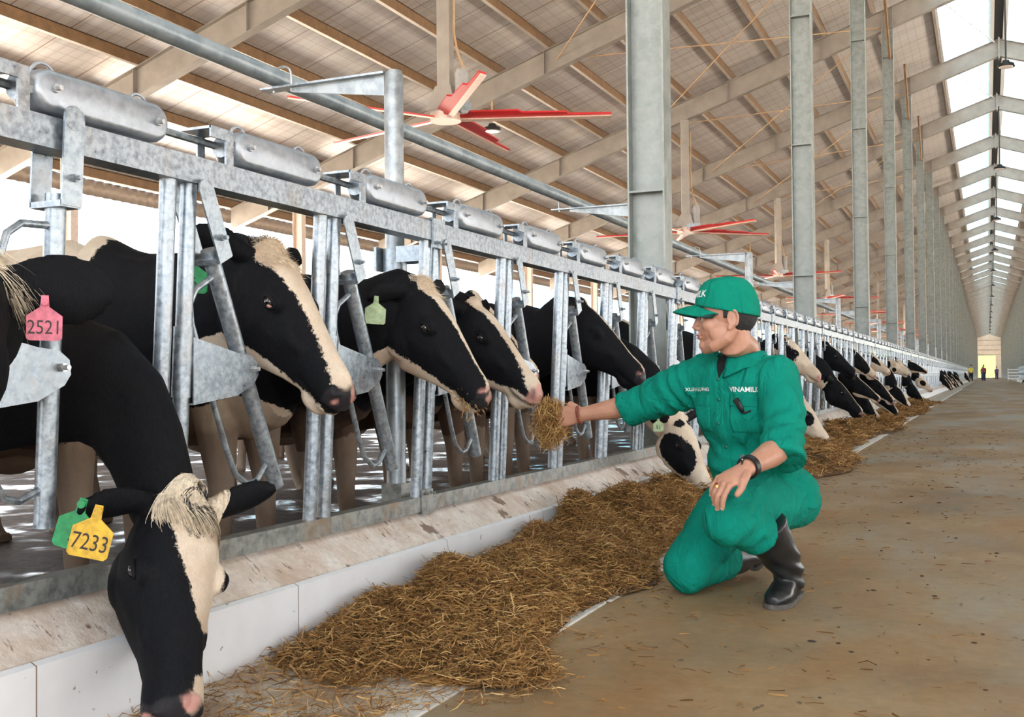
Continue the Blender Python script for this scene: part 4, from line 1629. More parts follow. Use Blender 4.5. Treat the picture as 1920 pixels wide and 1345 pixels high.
# ------------------------------------------------------------------ the kneeling man
def cloth_mat(name, col, dark):
    m, t, b = mk(name)
    v = worldco(t)
    w1 = noise(t, 700, 2, .5, v)
    n = noise(t, 7, 4, .6, v)
    t.links.new(ramp(t, n, [(.3, dark), (.7, col)]), b.inputs['Base Color'])
    b.inputs['Roughness'].default_value = .85
    b.inputs['Specular IOR Level'].default_value = .15
    wr_ = noise(t, 10, 4, .55, worldco(t, (1.6, 1.2, .7)), 1.2)
    h = mathn(t, 'ADD', mathn(t, 'MULTIPLY', wr_, 1.0), mathn(t, 'MULTIPLY', w1, .06))
    bump(t, b, h, .9, .03)
    return m
M['cloth'] = cloth_mat('green_work_cloth', (.003, .275, .190), (.002, .215, .148))
M['capcloth'] = cloth_mat('green_cap_cloth', (.003, .275, .18), (.002, .225, .145))
M['capdark'] = simple('cap_brim_underside', (.003, .05, .045), .8)
def mat_skin():
    m, t, b = mk('skin')
    v = worldco(t)
    n = noise(t, 25, 4, .6, v)
    t.links.new(ramp(t, n, [(.3, (.46, .215, .135)), (.7, (.56, .28, .18))]), b.inputs['Base Color'])
    b.inputs['Roughness'].default_value = .5
    b.inputs['Subsurface Weight'].default_value = .08
    b.inputs['Subsurface Radius'].default_value = (.01, .004, .002)
    bump(t, b, noise(t, 180, 3, .6, v), .12, .002)
    return m
M['skin'] = mat_skin()
M['lip'] = simple('lips', (.42, .14, .12), .45)
M['hair'] = simple('short_black_hair', (.014, .012, .011), .6, 0, .5, 250, .5)
M['rubber'] = simple('boot_rubber', (.018, .018, .018), .33, 0, .4, 14, .1)
M['rubber_dusty'] = simple('boot_sole_dusty', (.10, .085, .07), .7, 0, .4, 40)
M['tee'] = simple('black_tee', (.006, .006, .007), .9)
M['gold'] = simple('gold', (.75, .42, .10), .25, .9)
M['garnet'] = simple('garnet', (.25, .02, .02), .15)
M['bead'] = simple('wood_beads', (.22, .045, .02), .25)
M['thread'] = simple('white_thread', (.78, .80, .78), .7)
M['button'] = simple('green_button', (.01, .16, .10), .35)

man = empty('person', (-.73, 3.75, 0))
MI = Matrix.Translation(-Vector((-.73, 3.75, 0)))
def mo(name, me, mat, parent=None, smooth=180, label=None):
    """part of the man: geometry is given in world space, stored relative to his root"""
    if isinstance(me, MB):
        me = me.mesh(name, smooth)
    else:
        shade(me, smooth)
    if parent is None:
        me.transform(MI)
        par = man
    else:
        me.transform(MI)
        par = parent
    o = obj(name, me, mat, par, None, label)
    return o
V3 = Vector
Hc = V3((-.805, 3.621, .942))
hf = V3((-.972, -.235, -.02)).normalized()
hl = V3((.235, -.972, 0)).normalized()
hu = hf.cross(hl).normalized()
if hu.z < 0:
    hu = -hu
HR = Matrix((hf, hl, hu)).transposed()
def hw(f, l, u):
    return Hc + hf * f + hl * l + hu * u
body = MB()
def be(c, r, R=None):
    body.ell(hw(*c), r, HR if R is None else HR @ R, 22, 14)
be((-.008, 0, .035), (.096, .076, .098))
be((.030, 0, -.015), (.062, .064, .085))
be((.062, 0, -.028), (.030, .044, .050))
body.tube([hw(-.02, .055, -.03), hw(.0, .056, -.062), hw(.045, .040, -.088), hw(.070, .0, -.094), hw(.045, -.040, -.088), hw(.0, -.056, -.062), hw(-.02, -.055, -.03)], [.022, .024, .022, .021, .022, .024, .022], 12)
be((.040, 0, -.072), (.042, .042, .026))
be((.079, 0, -.083), (.016, .020, .017))
for s in (-1, 1):
    be((.052, s * .043, -.018), (.030, .020, .024))
    be((.078, s * .027, .026), (.014, .026, .009))
    be((.020, s * .056, -.045), (.040, .016, .035))
    be((.0955, s * .0125, -.026), (.011, .0085, .0085))
    # ear
    be((-.020, s * .079, -.004), (.017, .007, .030), Matrix.Rotation(s * .35, 3, 'Z'))
    ec = [hw(-.020 + .017 * math.cos(a), s * (.084 - .004 * math.cos(a)), .0 + .029 * math.sin(a)) for a in np.linspace(-.9, 4.2, 14)]
    body.tube(ec, .0042, 8)
    be((-.008, s * .080, -.030), (.008, .006, .010))
body.tube([hw(.083, 0, .022), hw(.091, 0, .006), hw(.100, 0, -.010), hw(.105, 0, -.020), hw(.098, 0, -.028)], [.008, .0085, .010, .0125, .010], 12)
be((.0905, 0, -.0485), (.010, .021, .0055))
be((.0890, 0, -.0580), (.010, .018, .0060))
be((.080, 0, -.043), (.014, .026, .015))
NB = V3((-.776, 3.715, .82))
body.tube([hw(-.015, 0, -.02), hw(-.022, 0, -.075), NB + V3((0, 0, .03)), NB + V3((0, .01, -.05))], [.060, .058, .060, .075], 20)
# simple trunk inside the clothes so that the figure is one body
PEL = V3((-.725, 3.82, .345)); WAI = V3((-.752, 3.785, .47)); CHE = V3((-.778, 3.745, .635)); UCH = V3((-.775, 3.725, .755))
body.tube([NB + V3((0, 0, -.02)), UCH, CHE, WAI], [.07, .10, .10, .08], 14)
LSH = V3((-.625, 3.668, .752)); LEL = V3((-.600, 3.535, .525)); LWR = V3((-.678, 3.285, .468))
RSH = V3((-.935, 3.782, .752)); REL = V3((-1.185, 3.838, .650)); RWR = V3((-1.405, 3.823, .612))
body.tube([UCH, LSH, (LSH + LEL) / 2, LEL, LEL * .62 + LWR * .38, LWR * .85 + LEL * .15, LWR], [.07, .055, .046, .042, .043, .029, .027], 16)
body.tube([UCH, RSH, (RSH + REL) / 2, REL, REL * .62 + RWR * .38, RWR * .85 + REL * .15, RWR], [.07, .055, .046, .042, .041, .029, .027], 16)

def hand(mb, W, fd, nd, side, curls, spread=.10, sc=1.0, thumb=None, k=(.074, .083, .078, .062)):
    """W wrist, fd finger direction, nd = direction the back of the hand faces; side=+1 puts the thumb on +lateral"""
    fd = V3(fd).normalized()
    nd = V3(nd)
    nd = (nd - fd * nd.dot(fd)).normalized()
    lt = fd.cross(nd).normalized() * side          # towards the thumb
    R = Matrix((fd, lt, nd)).transposed()
    mb.tube([W - fd * .02, W + fd * .02 * sc, W + fd * .055 * sc, W + fd * .088 * sc], [.027 * sc, .034 * sc, .041 * sc, .040 * sc], 16, hint=nd, asp=[.75, .55, .40, .34])
    roots = []
    tips = []
    for i in range(4):
        off = (.030 - .0205 * i) * sc
        L = k[i] * sc
        r0 = (.0093, .0096, .0091, .0081)[i] * sc
        p = W + fd * ((.088, .093, .090, .082)[i] * sc) + lt * off
        d = (fd + lt * (spread * (1.2 - .85 * i))).normalized()
        ax = lt
        c = curls[i]
        pts = [p - d * .03 * sc, p]
        rad = [r0 * 1.15, r0 * 1.12]
        ang = 0
        q = p
        for j, (fr, cc) in enumerate(((.46, c[0]), (.30, c[1]), (.24, c[2]))):
            ang += cc
            dd = d * math.cos(ang) - nd * math.sin(ang)
            q = q + dd * (L * fr)
            pts.append(q)
            rad.append(r0 * (1.0, .9, .72)[j])
            if j == 0:
                pts.insert(-1, q - dd * L * .2)
                rad.insert(-1, r0 * .93)
        mb.tube(pts, rad, 12)
        mb.ell(pts[-1], rad[-1] * 1.02, None, 10, 8)
        # knuckle
        mb.ell(p + nd * .004 * sc, [r0 * 1.15, r0 * 1.0, r0 * .85], R, 10, 8)
        roots.append(p)
        tips.append((pts, dd, r0, d))
    if thumb is not None:
        tp = [W + fd * .015 * sc + lt * .022 * sc, W + fd * .045 * sc + lt * .043 * sc] + [W + fd * a * sc + lt * b * sc + nd * c_ * sc for a, b, c_ in thumb]
        mb.tube(tp, [.016 * sc, .0145 * sc] + [.0115 * sc, .0100 * sc, .0085 * sc][:len(thumb)], 12)
        mb.ell(tp[-1], .0088 * sc, None, 10, 8)
    return roots, tips, lt, nd
# left hand lying on the raised knee, fingers over the front of the knee
Lroots, Ltips, Llt, Lnd = hand(body, LWR, (-.62, -.62, -.42), (-.08, -.52, .85), -1,
                    [(.55, .45, .25), (.65, .5, .3), (.7, .5, .3), (.6, .5, .3)], .12, 1.0, [(.062, .052, -.012), (.085, .055, -.022)])
# right hand closed round the hay
Rroots, Rtips, Rlt, Rnd = hand(body, RWR, (-.97, .05, -.10), (.1, -.95, .25), 1,
                    [(.7, .8, .5), (.75, .85, .5), (.8, .85, .5), (.85, .9, .5)], .05, 1.0, [(.07, .040, -.03), (.095, .022, -.045)])
bm = remesh(body, .0036, 2, .5, 'body')
v = getv(bm)
nrm = getn(bm)
rel = (v - np.array(Hc)) @ np.array(HR)
f_, l_, u_ = rel[:, 0], rel[:, 1], rel[:, 2]
hd = (u_ > -.11) & (u_ < .1) & (f_ > .03)
mouth = np.exp(-((u_ + .053) / .0022) ** 2) * hd * (np.abs(l_) < .024) * (f_ > .07)
eye_s = np.exp(-(((f_ - .078) / .014) ** 2 + ((np.abs(l_) - .031) / .014) ** 2 + ((u_ - .008) / .0075) ** 2)) * hd
nost = np.exp(-(((f_ - .100) / .006) ** 2 + ((np.abs(l_) - .008) / .004) ** 2 + ((u_ + .034) / .004) ** 2))
concha = np.exp(-(((f_ + .012) / .008) ** 2 + ((u_ + .002) / .014) ** 2)) * (np.abs(l_) > .074) * (np.abs(f_ + .01) < .03)
setv(bm, v - nrm * (mouth * .0022 + eye_s * .0045 + nost * .003 + concha * .006)[:, None])
body_o = mo('body', bm, M['skin'])
# lips, brows and eyes
for s in (-1, 1):
    e = mo('eye', MB().ell(hw(.0755, s * .031, .006), .0115, HR, 18, 12), simple('eye_ball', (.5, .42, .38), .15), body_o)
    mo('iris', MB().ell(hw(.0835, s * .0325, .006), (.0045, .0055, .0055), HR, 12, 8), M['eye'], e)
    ld = MB()
    for sg, rr_, du in ((1, .0028, .0045), (-1, .0022, -.0045)):
        ld.tube([hw(.083 - .012 * (t * t), s * (.031 + .0145 * t), .006 + du * (1 - t * t) + .0005) for t in np.linspace(-1, 1, 9)], rr_, 8)
    mo('eyelid', ld, M['skin'], e)
    br = MB()
    br.tube([hw(.0905 - .02 * max(0, t) ** 2 - .002, s * (.030 + .020 * t), .026 - .004 * abs(t)) for t in np.linspace(-1, 1, 9)], [.0012, .0022, .003, .003, .003, .003, .0026, .002, .001], 8, asp=.6, hint=hu)
    mo('eyebrow', br, M['hair'], body_o)
lp = MB()
lp.ell(hw(.0915, 0, -.0490), (.0100, .0195, .0045), HR, 18, 10)
lp.ell(hw(.0905, 0, -.0572), (.0098, .0165, .0050), HR, 18, 10)
mo('lips', lp, M['lip'], body_o)
# hair: a cap of hair over the skull, cut clear of face and ears
hm = MB().ell((0, 0, 0), (1, 1, 1), None, 96, 72)
hv = np.array(hm.v) * np.array([.1005, .0805, .1045])
keep = []
for q in hm.f:
    c = hv[list(q)].mean(axis=0)
    f0_, u0_ = c[0] - .008, c[2] + .035
    ok = (f0_ < -.030 and u0_ > -.066 - .15 * (f0_ + .03)) or (f0_ < .012 and u0_ > .018) or (.0 < f0_ < .010 and u0_ > .004) or (f0_ < .05 and u0_ > .04)
    if ok:
        keep.append(q)
rs_ = np.random.RandomState(1)
hv = hv * (1 + rs_.normal(size=(len(hv), 1)) * .006)
hm2 = MB().add([hw(a - .008, b, c + .035) for a, b, c in hv], keep)
ho = mo('hair', hm2, M['hair'], body_o)
md = ho.modifiers.new('s', 'SOLIDIFY')
md.thickness = .004

# cap
cm_ = MB()
rings = []
NR = 40
def rim(a):
    f, l = math.cos(a), math.sin(a)
    return f, l
for j in range(13):
    t = j / 12
    ring = []
    for i in range(NR):
        a = 2 * math.pi * i / NR
        f, l = math.cos(a), math.sin(a)
        base = .029 + .024 * f - .004 * abs(l)
        ct = math.cos(t * math.pi / 2) ** .62
        st_ = math.sin(t * math.pi / 2) ** 1.0
        rf = .109 if f > 0 else .108
        up = base + (.146 - base) * st_
        ff = f * rf * ct + .012 * st_ * 0 - .006
        ring.append(hw(ff, l * .088 * ct, up))
    rings.append(ring)
cm_.loft(rings, True)
inner = MB()
cap_me = remesh(cm_, .004, 2, .5, 'cap')
cv = getv(cap_me)
cn = getn(cap_me)
setv(cap_me, cv + cn * (nz(cv, .05, 4, 2) * .0014)[:, None])
cap_raw = cap_me.copy()
cap_bvh = BVHTree.FromPolygons([tuple(x.co) for x in cap_raw.vertices], [tuple(p.vertices) for p in cap_raw.polygons])
cap = mo('cap', cap_me, M['capcloth'])
bt, bb_ = [], []
nu_, nv_ = 22, 10
for i in range(nu_ + 1):
    a = -1.25 + 2.5 * i / nu_
    for j in range(nv_ + 1):
        t = j / nv_
        f0_, l0_ = .102 * math.cos(a) - .006, .086 * math.sin(a)
        ext = .082 * math.cos(a * 1.18) ** .6 if abs(a * 1.18) < math.pi / 2 else 0
        ff = f0_ + ext * t
        ll = l0_ * (1 - .12 * t)
        uu = .054 - .006 * (1 - math.cos(a)) - .030 * (abs(ll) / .08) ** 2 - .018 * t * t + .0
        bt.append(hw(ff, ll, uu))
        bb_.append(hw(ff, ll, uu - .0035))
def grid_shell(top, bot, nu_, nv_):
    n_ = (nu_ + 1) * (nv_ + 1)
    f = []
    W_ = nv_ + 1
    for i in range(nu_):
        for j in range(nv_):
            a = i * W_ + j
            f.append((a, a + 1, a + W_ + 1, a + W_))
            f.append((a + n_, a + W_ + n_, a + W_ + 1 + n_, a + 1 + n_))
    for i in range(nu_):
        a = i * W_
        f.append((a, a + W_, a + W_ + n_, a + n_))
        a = i * W_ + nv_
        f.append((a + W_, a, a + n_, a + W_ + n_))
    for j in range(nv_):
        a = j
        f.append((a + 1, a, a + n_, a + 1 + n_))
        a = nu_ * W_ + j
        f.append((a, a + 1, a + 1 + n_, a + n_))
    return MB().add(list(top) + list(bot), f)
mo('cap_brim', grid_shell(bt, bb_, nu_, nv_), M['capcloth'], cap)
mo('brim_lining', grid_shell([p - hu * .0036 for p in bt], [p - hu * .005 for p in bt], nu_, nv_), M['capdark'], cap)
mo('cap_button', MB().ell(hw(-.006, 0, .146), (.008, .008, .004), HR), M['capcloth'], cap)
sm_ = MB()
for a in (0, math.pi / 3, 2 * math.pi / 3, math.pi, -math.pi / 3, -2 * math.pi / 3):
    pts = []
    for t in np.linspace(.04, .97, 14):
        r_ = math.cos(t * math.pi / 2) ** .62
        base = .029 + .024 * math.cos(a)
        o_ = hw(math.cos(a) * .2 * r_ - .006, math.sin(a) * .2 * r_, base + (.146 - base) * math.sin(t * math.pi / 2) + .02)
        c_ = hw(-.006, 0, base + (.146 - base) * math.sin(t * math.pi / 2) - .02)
        h_ = cap_bvh.ray_cast(o_, (c_ - o_).normalized())
        if h_[0]:
            pts.append(h_[0])
    if len(pts) > 3:
        sm_.tube(pts, .0011, 6)
mo('cap_seam', sm_, M['capcloth'], cap)

def wrap_text(txt, size, cen, right, up, ray, bvh, off, name, mat, parent, bow=None, sx=1.0):
    me = curve_text(txt, size, name, 0, True)
    vv = getv(me)
    import bmesh
    b_ = bmesh.new()
    b_.from_mesh(me)
    bmesh.ops.subdivide_edges(b_, edges=[e for e in b_.edges if e.calc_length() > size * .25], cuts=2)
    bmesh.ops.triangulate(b_, faces=b_.faces)
    b_.to_mesh(me)
    b_.free()
    vv = getv(me)
    cen, right, up, ray = V3(cen or (0, 0, 0)), V3(right).normalized(), V3(up).normalized(), V3(ray).normalized()
    new = []
    for a, b2, _ in vv:
        if bow:                       # wrap round an axis: bow = (centre, radius)
            c0, r0 = bow
            ang = a * sx / r0
            dirn = (-ray) * math.cos(ang) + right * math.sin(ang)
            o_ = c0 + up * b2 + dirn * (r0 * 2)
            h_ = bvh.ray_cast(o_, -dirn)
            new.append(tuple((h_[0] + dirn * off) if h_[0] else o_ - dirn * r0))
        else:
            o_ = cen + right * (a * sx) + up * b2 - ray * .3
            h_ = bvh.ray_cast(o_, ray)
            new.append(tuple((h_[0] - ray * off) if h_[0] else cen + right * a + up * b2))
    setv(me, np.array(new))
    return mo(name, me, mat, parent, None)
# lettering round the front of the cap
wrap_text('VINAMILK', .031, None, hl, hu, -hf, cap_bvh, .0012, 'cap_lettering', M['thread'], cap, bow=(hw(-.006, 0, .088), .105), sx=1.05)

# shirt -------------------------------------------------------------
n_front = V3((-.40, -.915, .05)).normalized()
s_left = V3((.915, -.40, 0)).normalized()
sh = MB()
tor = [(PEL + V3((.01, .01, -.035)), .172, .128), (PEL + V3((0, 0, .03)), .176, .130), (WAI + V3((0, 0, -.04)), .172, .128), (WAI + V3((0, 0, .03)), .164, .120), (CHE + V3((0, 0, -.05)), .168, .120),
       (CHE + V3((0, 0, .03)), .172, .118), (UCH + V3((0, 0, -.03)), .168, .108), (UCH + V3((0, 0, .02)), .145, .090), (NB + V3((0, 0, -.025)), .085, .070), (NB + V3((0, 0, -.005)), .062, .060)]
rings = []
for c, a, b in tor:
    rings.append([c + s_left * (a * math.copysign(abs(math.cos(t)) ** .85, math.cos(t))) - n_front * (b * math.copysign(abs(math.sin(t)) ** .85, math.sin(t))) for t in [2 * math.pi * k / 28 for k in range(28)]])
sh.loft(rings)
def sleeve(mb, pts, rad, asp=1.0, hint=(0, 0, 1)):
    """sleeve with a hollow mouth"""
    P_ = [V3(p) for p in pts]
    d = (P_[-1] - P_[-2]).normalized()
    mb.tube(P_ + [P_[-1] - d * .0001, P_[-1] - d * .055], rad + [rad[-1] - .011, rad[-1] - .013], 24, hint=hint, asp=asp, cap=True)
LSE = V3((-.606, 3.492, .478))
dl = (LSE - LSH).normalized()
sleeve(sh, [UCH + V3((.05, -.01, -.02)), LSH + V3((-.018, 0, -.014)), LSH * .6 + LSE * .4, LSE * .85 + LSH * .15, LSE], [.080, .078, .073, .077, .085], 1.05, (0, 1, .2))
RSE = V3((-1.235, 3.832, .628))
sleeve(sh, [UCH + V3((-.05, .01, -.02)), RSH + V3((.02, 0, -.012)), RSH * .6 + RSE * .4, RSE * .85 + RSH * .15, RSE], [.085, .084, .072, .063, .061], 1.1, (0, 0, 1))
sm_me = remesh(sh, .0062, 4, .5, 'shirt')
v = getv(sm_me)
nn = getn(sm_me)
def folds(v, axis_pt, axis, amp, wl, seed, ph=0):
    a = V3(axis).normalized()
    t = (v - np.array(axis_pt)) @ np.array(a)
    return amp * np.sin(2 * math.pi * (t / wl + .55 * nz(v, .16, seed, 2)) + ph)
d_ = nz(v * np.array([1, 1, .55]), .085, 3, 3) * .009
# pull folds: armpits, elbow, waist
g = lambda c, r: np.exp(-(np.linalg.norm(v - np.array(c), axis=1) / r) ** 2)
d_ += folds(v, LSH, (.5, -.2, -1), .0060, .055, 5) * g(LSE * .65 + LSH * .35, .12)
d_ += folds(v, RSH, (-1, .2, -.5), .0060, .060, 6) * g(RSH * .7 + RSE * .3 + V3((0, 0, -.04)), .13)
d_ += folds(v, WAI, (.25, 0, 1), .0065, .065, 7) * g(WAI + V3((0, 0, -.02)), .17)
d_ += folds(v, CHE, (.8, -.3, .55), .0050, .07, 8) * g(CHE + s_left * .10, .13)
d_ -= .005 * np.exp(-(((v - np.array(UCH)) @ np.array(s_left) - .150) / .006) ** 2) * (v[:, 2] > .62) * ((v - np.array(CHE)) @ np.array(n_front) > 0)
setv(sm_me, v + nn * d_[:, None])
sh_bvh = BVHTree.FromPolygons([tuple(x.co) for x in sm_me.vertices], [tuple(p.vertices) for p in sm_me.polygons])
shirt = mo('shirt', sm_me, M['cloth'])
# hem of the shirt flaring over the seat
hm_ = MB()
rings = []
for c, a, b in ((PEL + V3((.0, .0, .07)), .172, .126), (PEL + V3((.004, .02, .01)), .190, .150), (PEL + V3((.006, .03, -.055)), .190, .150), (PEL + V3((.006, .03, -.056)), .184, .144), (PEL + V3((.004, .02, .01)), .182, .142), (PEL + V3((.0, .0, .05)), .160, .116)):
    rings.append([c + s_left * (a * math.cos(t) * (1 + .02 * math.sin(5 * t + 1))) - n_front * (b * math.sin(t) * (1 + .03 * math.sin(7 * t))) + V3((0, 0, 1)) * (.045 * max(0, -math.sin(t)) + .008 * math.sin(6 * t)) for t in [2 * math.pi * k / 56 for k in range(56)]])
hm_.loft(rings)
hm_me = remesh(hm_, .006, 2, .5, 'shirt_hem')
v = getv(hm_me)
setv(hm_me, v + getn(hm_me) * (nz(v * np.array([1, 1, .4]), .09, 13, 2) * .006)[:, None])
mo('shirt_hem', hm_me, M['cloth'], shirt)

def cast(p, ray=None, bvh=None, off=0.0):
    ray = (ray or -n_front)
    h_ = (bvh or sh_bvh).ray_cast(V3(p) - ray * .5, ray)
    return (h_[0] - ray * off) if h_[0] else V3(p)
def front_pt(a, z):
    """a = metres to his left of the mid line, z = world height"""
    c = CHE + s_left * a
    return V3((c.x, c.y, z))
def patch(name, outline, off=.004, th=.003, mat=None, parent=None, n=14, ray=None, fn=None):
    """cloth patch laid on the shirt: outline in (a, z) quad corners order: (a0,z_top),(a1,z_top),(a1,z_bot),(a0,z_bot)"""
    fn = fn or front_pt
    (a0, z0), (a1, z1), (a2, z2), (a3, z3) = outline
    top, bot = [], []
    for i in range(n + 1):
        for j in range(n + 1):
            s, t = i / n, j / n
            a = (a0 * (1 - s) + a1 * s) * (1 - t) + (a3 * (1 - s) + a2 * s) * t
            z = (z0 * (1 - s) + z1 * s) * (1 - t) + (z3 * (1 - s) + z2 * s) * t
            e = min(s, 1 - s, t, 1 - t)
            p = cast(fn(a, z), ray, None, 0)
            rr = ray or -n_front
            top.append(p - rr * (off * min(1, e * 8 + .35)))
            bot.append(p + rr * .004)
    m = grid_shell(top, bot, n, n)
    return mo(name, m, mat or M['cloth'], parent or shirt)
MID = -.012
patch('button_placket', [(MID - .017, .775), (MID + .017, .775), (MID + .014, .40), (MID - .018, .40)], .0035, n=24)
for z in (.735, .665, .585, .505):
    p = cast(front_pt(MID, z), off=.005)
    bt_ = MB().tube([p - n_front * .003, p + n_front * .002], .0058, 16)
    mo('button', bt_, M['button'], shirt)
for s, lab in ((-1, 'right'), (1, 'left')):
    c = s * .092 + MID
    patch('pocket', [(c - .046, .665), (c + .046, .665), (c + .044, .555), (c - .044, .555)], .0035)
    patch('pocket_flap', [(c - .049, .682), (c + .049, .682), (c + .046, .642), (c - .046, .642)], .0065)
sunp = MB()
p0_ = cast(front_pt(.060, .668), off=.007)
p1_ = cast(front_pt(.078, .640), off=.012)
p2_ = cast(front_pt(.086, .622), off=.010)
sunp.tube([p0_, p1_, p2_], [.012, .011, .006], 12, hint=n_front, asp=.45)
sunp.tube([p2_, cast(front_pt(.108, .630), off=.008)], [.005, .003], 8)
mo('sunglasses_in_pocket', sunp, M['black'], shirt, label='dark glasses poking out of his chest pocket')
ls_ = s_left * 1
wrap_text('VINAMILK', .0235, front_pt(.088, .700), s_left, (0, 0, 1), -n_front, sh_bvh, .0022, 'chest_lettering', M['thread'], shirt)
wrap_text('XU\u00c2N L\u01af\u01a0NG', .0165, front_pt(-.108, .700), s_left, (0, 0, 1), -n_front, sh_bvh, .0022, 'name_lettering', M['thread'], shirt)
# open neck: dark tee
tee = MB()
rings = []
for c, a, b in ((NB + V3((0, -.0, -.06)), .085, .080), (NB + V3((0, -.004, -.02)), .076, .073), (NB + V3((0, -.004, .008)), .066, .064), (NB + V3((0, -.004, .010)), .060, .058)):
    rings.append([c + s_left * (a * math.cos(t)) + n_front * (b * math.sin(t)) for t in [2 * math.pi * k / 28 for k in range(28)]])
tee.loft(rings)
mo('undershirt', tee, M['tee'])
vt, vb = [], []
for i in range(9):
    for j in range(9):
        s, t = i / 8, j / 8
        a = MID + (-.034 + .068 * s) * (1 - t) - .0 * t
        z = .822 - .085 * t
        p = cast(front_pt(a, z), off=.0045)
        vt.append(p)
        vb.append(p - n_front * .006)
mo('undershirt_front', grid_shell(vt, vb, 8, 8), M['tee'])
# collar
def collar():
    nU, nT = 44, 9
    top, bot = [], []
    for i in range(nU + 1):
        ph = math.radians(-62 + 304 * i / nU)      # around the neck, opening at the front
        # direction: angle measured from front (n_front) going to his left then back
        dirn = n_front * math.cos(ph + math.radians(90 - 28) + 0) + s_left * math.sin(ph + math.radians(90 - 28))
        u = i / nU
        endf = min(u, 1 - u)
        fl = .050 + .030 * max(0, 1 - endf * 7)
        base = NB + V3((0, 0, -.018)) + dirn * .072 + V3((0, 0, -.022)) * max(0, dirn.dot(n_front))
        for j in range(nT + 1):
            t = j / nT
            if t < .4:
                k = t / .4
                p = base + V3((0, 0, .040 * k)) - dirn * (.004 * k)
            else:
                k = (t - .4) / .6
                p = base + V3((0, 0, .040)) + dirn * (.008 + .030 * k) + V3((0, 0, -fl * k)) - V3((0, 0, .0))
            top.append(p)
            bot.append(p - dirn * .0035 + V3((0, 0, -.001)))
    return grid_shell(top, bot, nU, nT)
mo('collar', collar(), M['cloth'], shirt)
# shoulder straps
for s, S_ in ((1, LSH), (-1, RSH)):
    a_ = NB + s_left * (s * .085) + V3((0, 0, -.01))
    b_ = S_ + s_left * (s * .005)
    ax = (b_ - a_).normalized()
    wd_ = ax.cross(V3((0, 0, 1))).normalized()
    top, bot = [], []
    for i in range(13):
        t = i / 12
        for j in range(7):
            q = j / 6 - .5
            wdt = .046 if t > .12 else .030 + .016 * t / .12
            p = a_.lerp(b_, t) + wd_ * (q * wdt)
            h_ = sh_bvh.ray_cast(p + V3((0, 0, .2)), V3((0, 0, -1)))
            p = h_[0] if h_[0] else p
            top.append(p + V3((0, 0, .006)))
            bot.append(p - V3((0, 0, .003)))
    st_ = mo('shoulder_strap', grid_shell(top, bot, 12, 6), M['cloth'], shirt)
    p = top[2 * 7 + 3]
    mo('strap_button', MB().tube([p, p + V3((0, 0, .003))], .0065, 14), M['button'], st_)

# trousers ----------------------------------------------------------
tr = MB()
LH, LK = V3((-.665, 3.825, .325)), V3((-.757, 3.365, .318))
RH, RK = V3((-.812, 3.868, .320)), V3((-.957, 3.640, .098))
LBT = V3((-.682, 3.50, .240))
RBT = V3((-.885, 3.905, .085))
tr.ell(PEL + V3((.0, .02, -.02)), (.165, .15, .135), None, 24, 16)
tr.ell(V3((-.685, 3.90, .300)), (.090, .11, .10), None, 20, 12)
tr.tube([LH + V3((.03, .06, .0)), LH * .75 + LK * .25, LH * .45 + LK * .55, LK * .85 + LH * .15 + V3((0, 0, .0)), LK + V3((0, -.012, -.012))], [.110, .108, .098, .086, .070], 24, hint=(0, 0, 1), asp=[1.0, 1.0, 1.02, 1.0, .95])
tr.ell(LK + V3((0, -.005, -.022)), (.076, .072, .080), None, 20, 14)
tr.tube([LK + V3((.004, .0, -.02)), LK * .55 + LBT * .45 + V3((0, .01, 0)), LBT + V3((0, .004, .0))], [.078, .080, .074], 22)
tr.tube([RH, RH * .6 + RK * .4, RK * .8 + RH * .2, RK + V3((0, 0, .01))], [.115, .104, .090, .084], 22)
tr.ell(RK + V3((0, 0, -.002)), (.084, .080, .090), None, 20, 14)
tr.tube([RK + V3((.0, .02, .0)), RK * .5 + RBT * .5 + V3((0, 0, .005)), RBT], [.088, .086, .074], 22)
tr_me = remesh(tr, .0075, 4, .5, 'trousers')
v = getv(tr_me)
nn = getn(tr_me)
g = lambda c, r: np.exp(-(np.linalg.norm(v - np.array(c), axis=1) / r) ** 2)
d_ = nz(v, .10, 23, 3) * .007
d_ += folds(v, LK, (.6, .3, -1), .0045, .050, 24) * g(LK * .6 + LBT * .4 + V3((.04, 0, 0)), .12)
d_ += folds(v, LH, (.3, -1, .6), .0022, .09, 25) * g(LH + V3((0, -.1, .0)), .14)
d_ += folds(v, RH, (-.3, -.6, -1), .0028, .09, 26) * g(RH * .5 + RK * .5, .13)
d_ += folds(v, RK, (1, 1, .3), .0060, .05, 27) * g(RK + V3((.07, .1, .02)), .10)
v2 = v + nn * d_[:, None]
v2[:, 2] = np.maximum(v2[:, 2], .004)
setv(tr_me, v2)
mo('trousers', tr_me, M['cloth'])

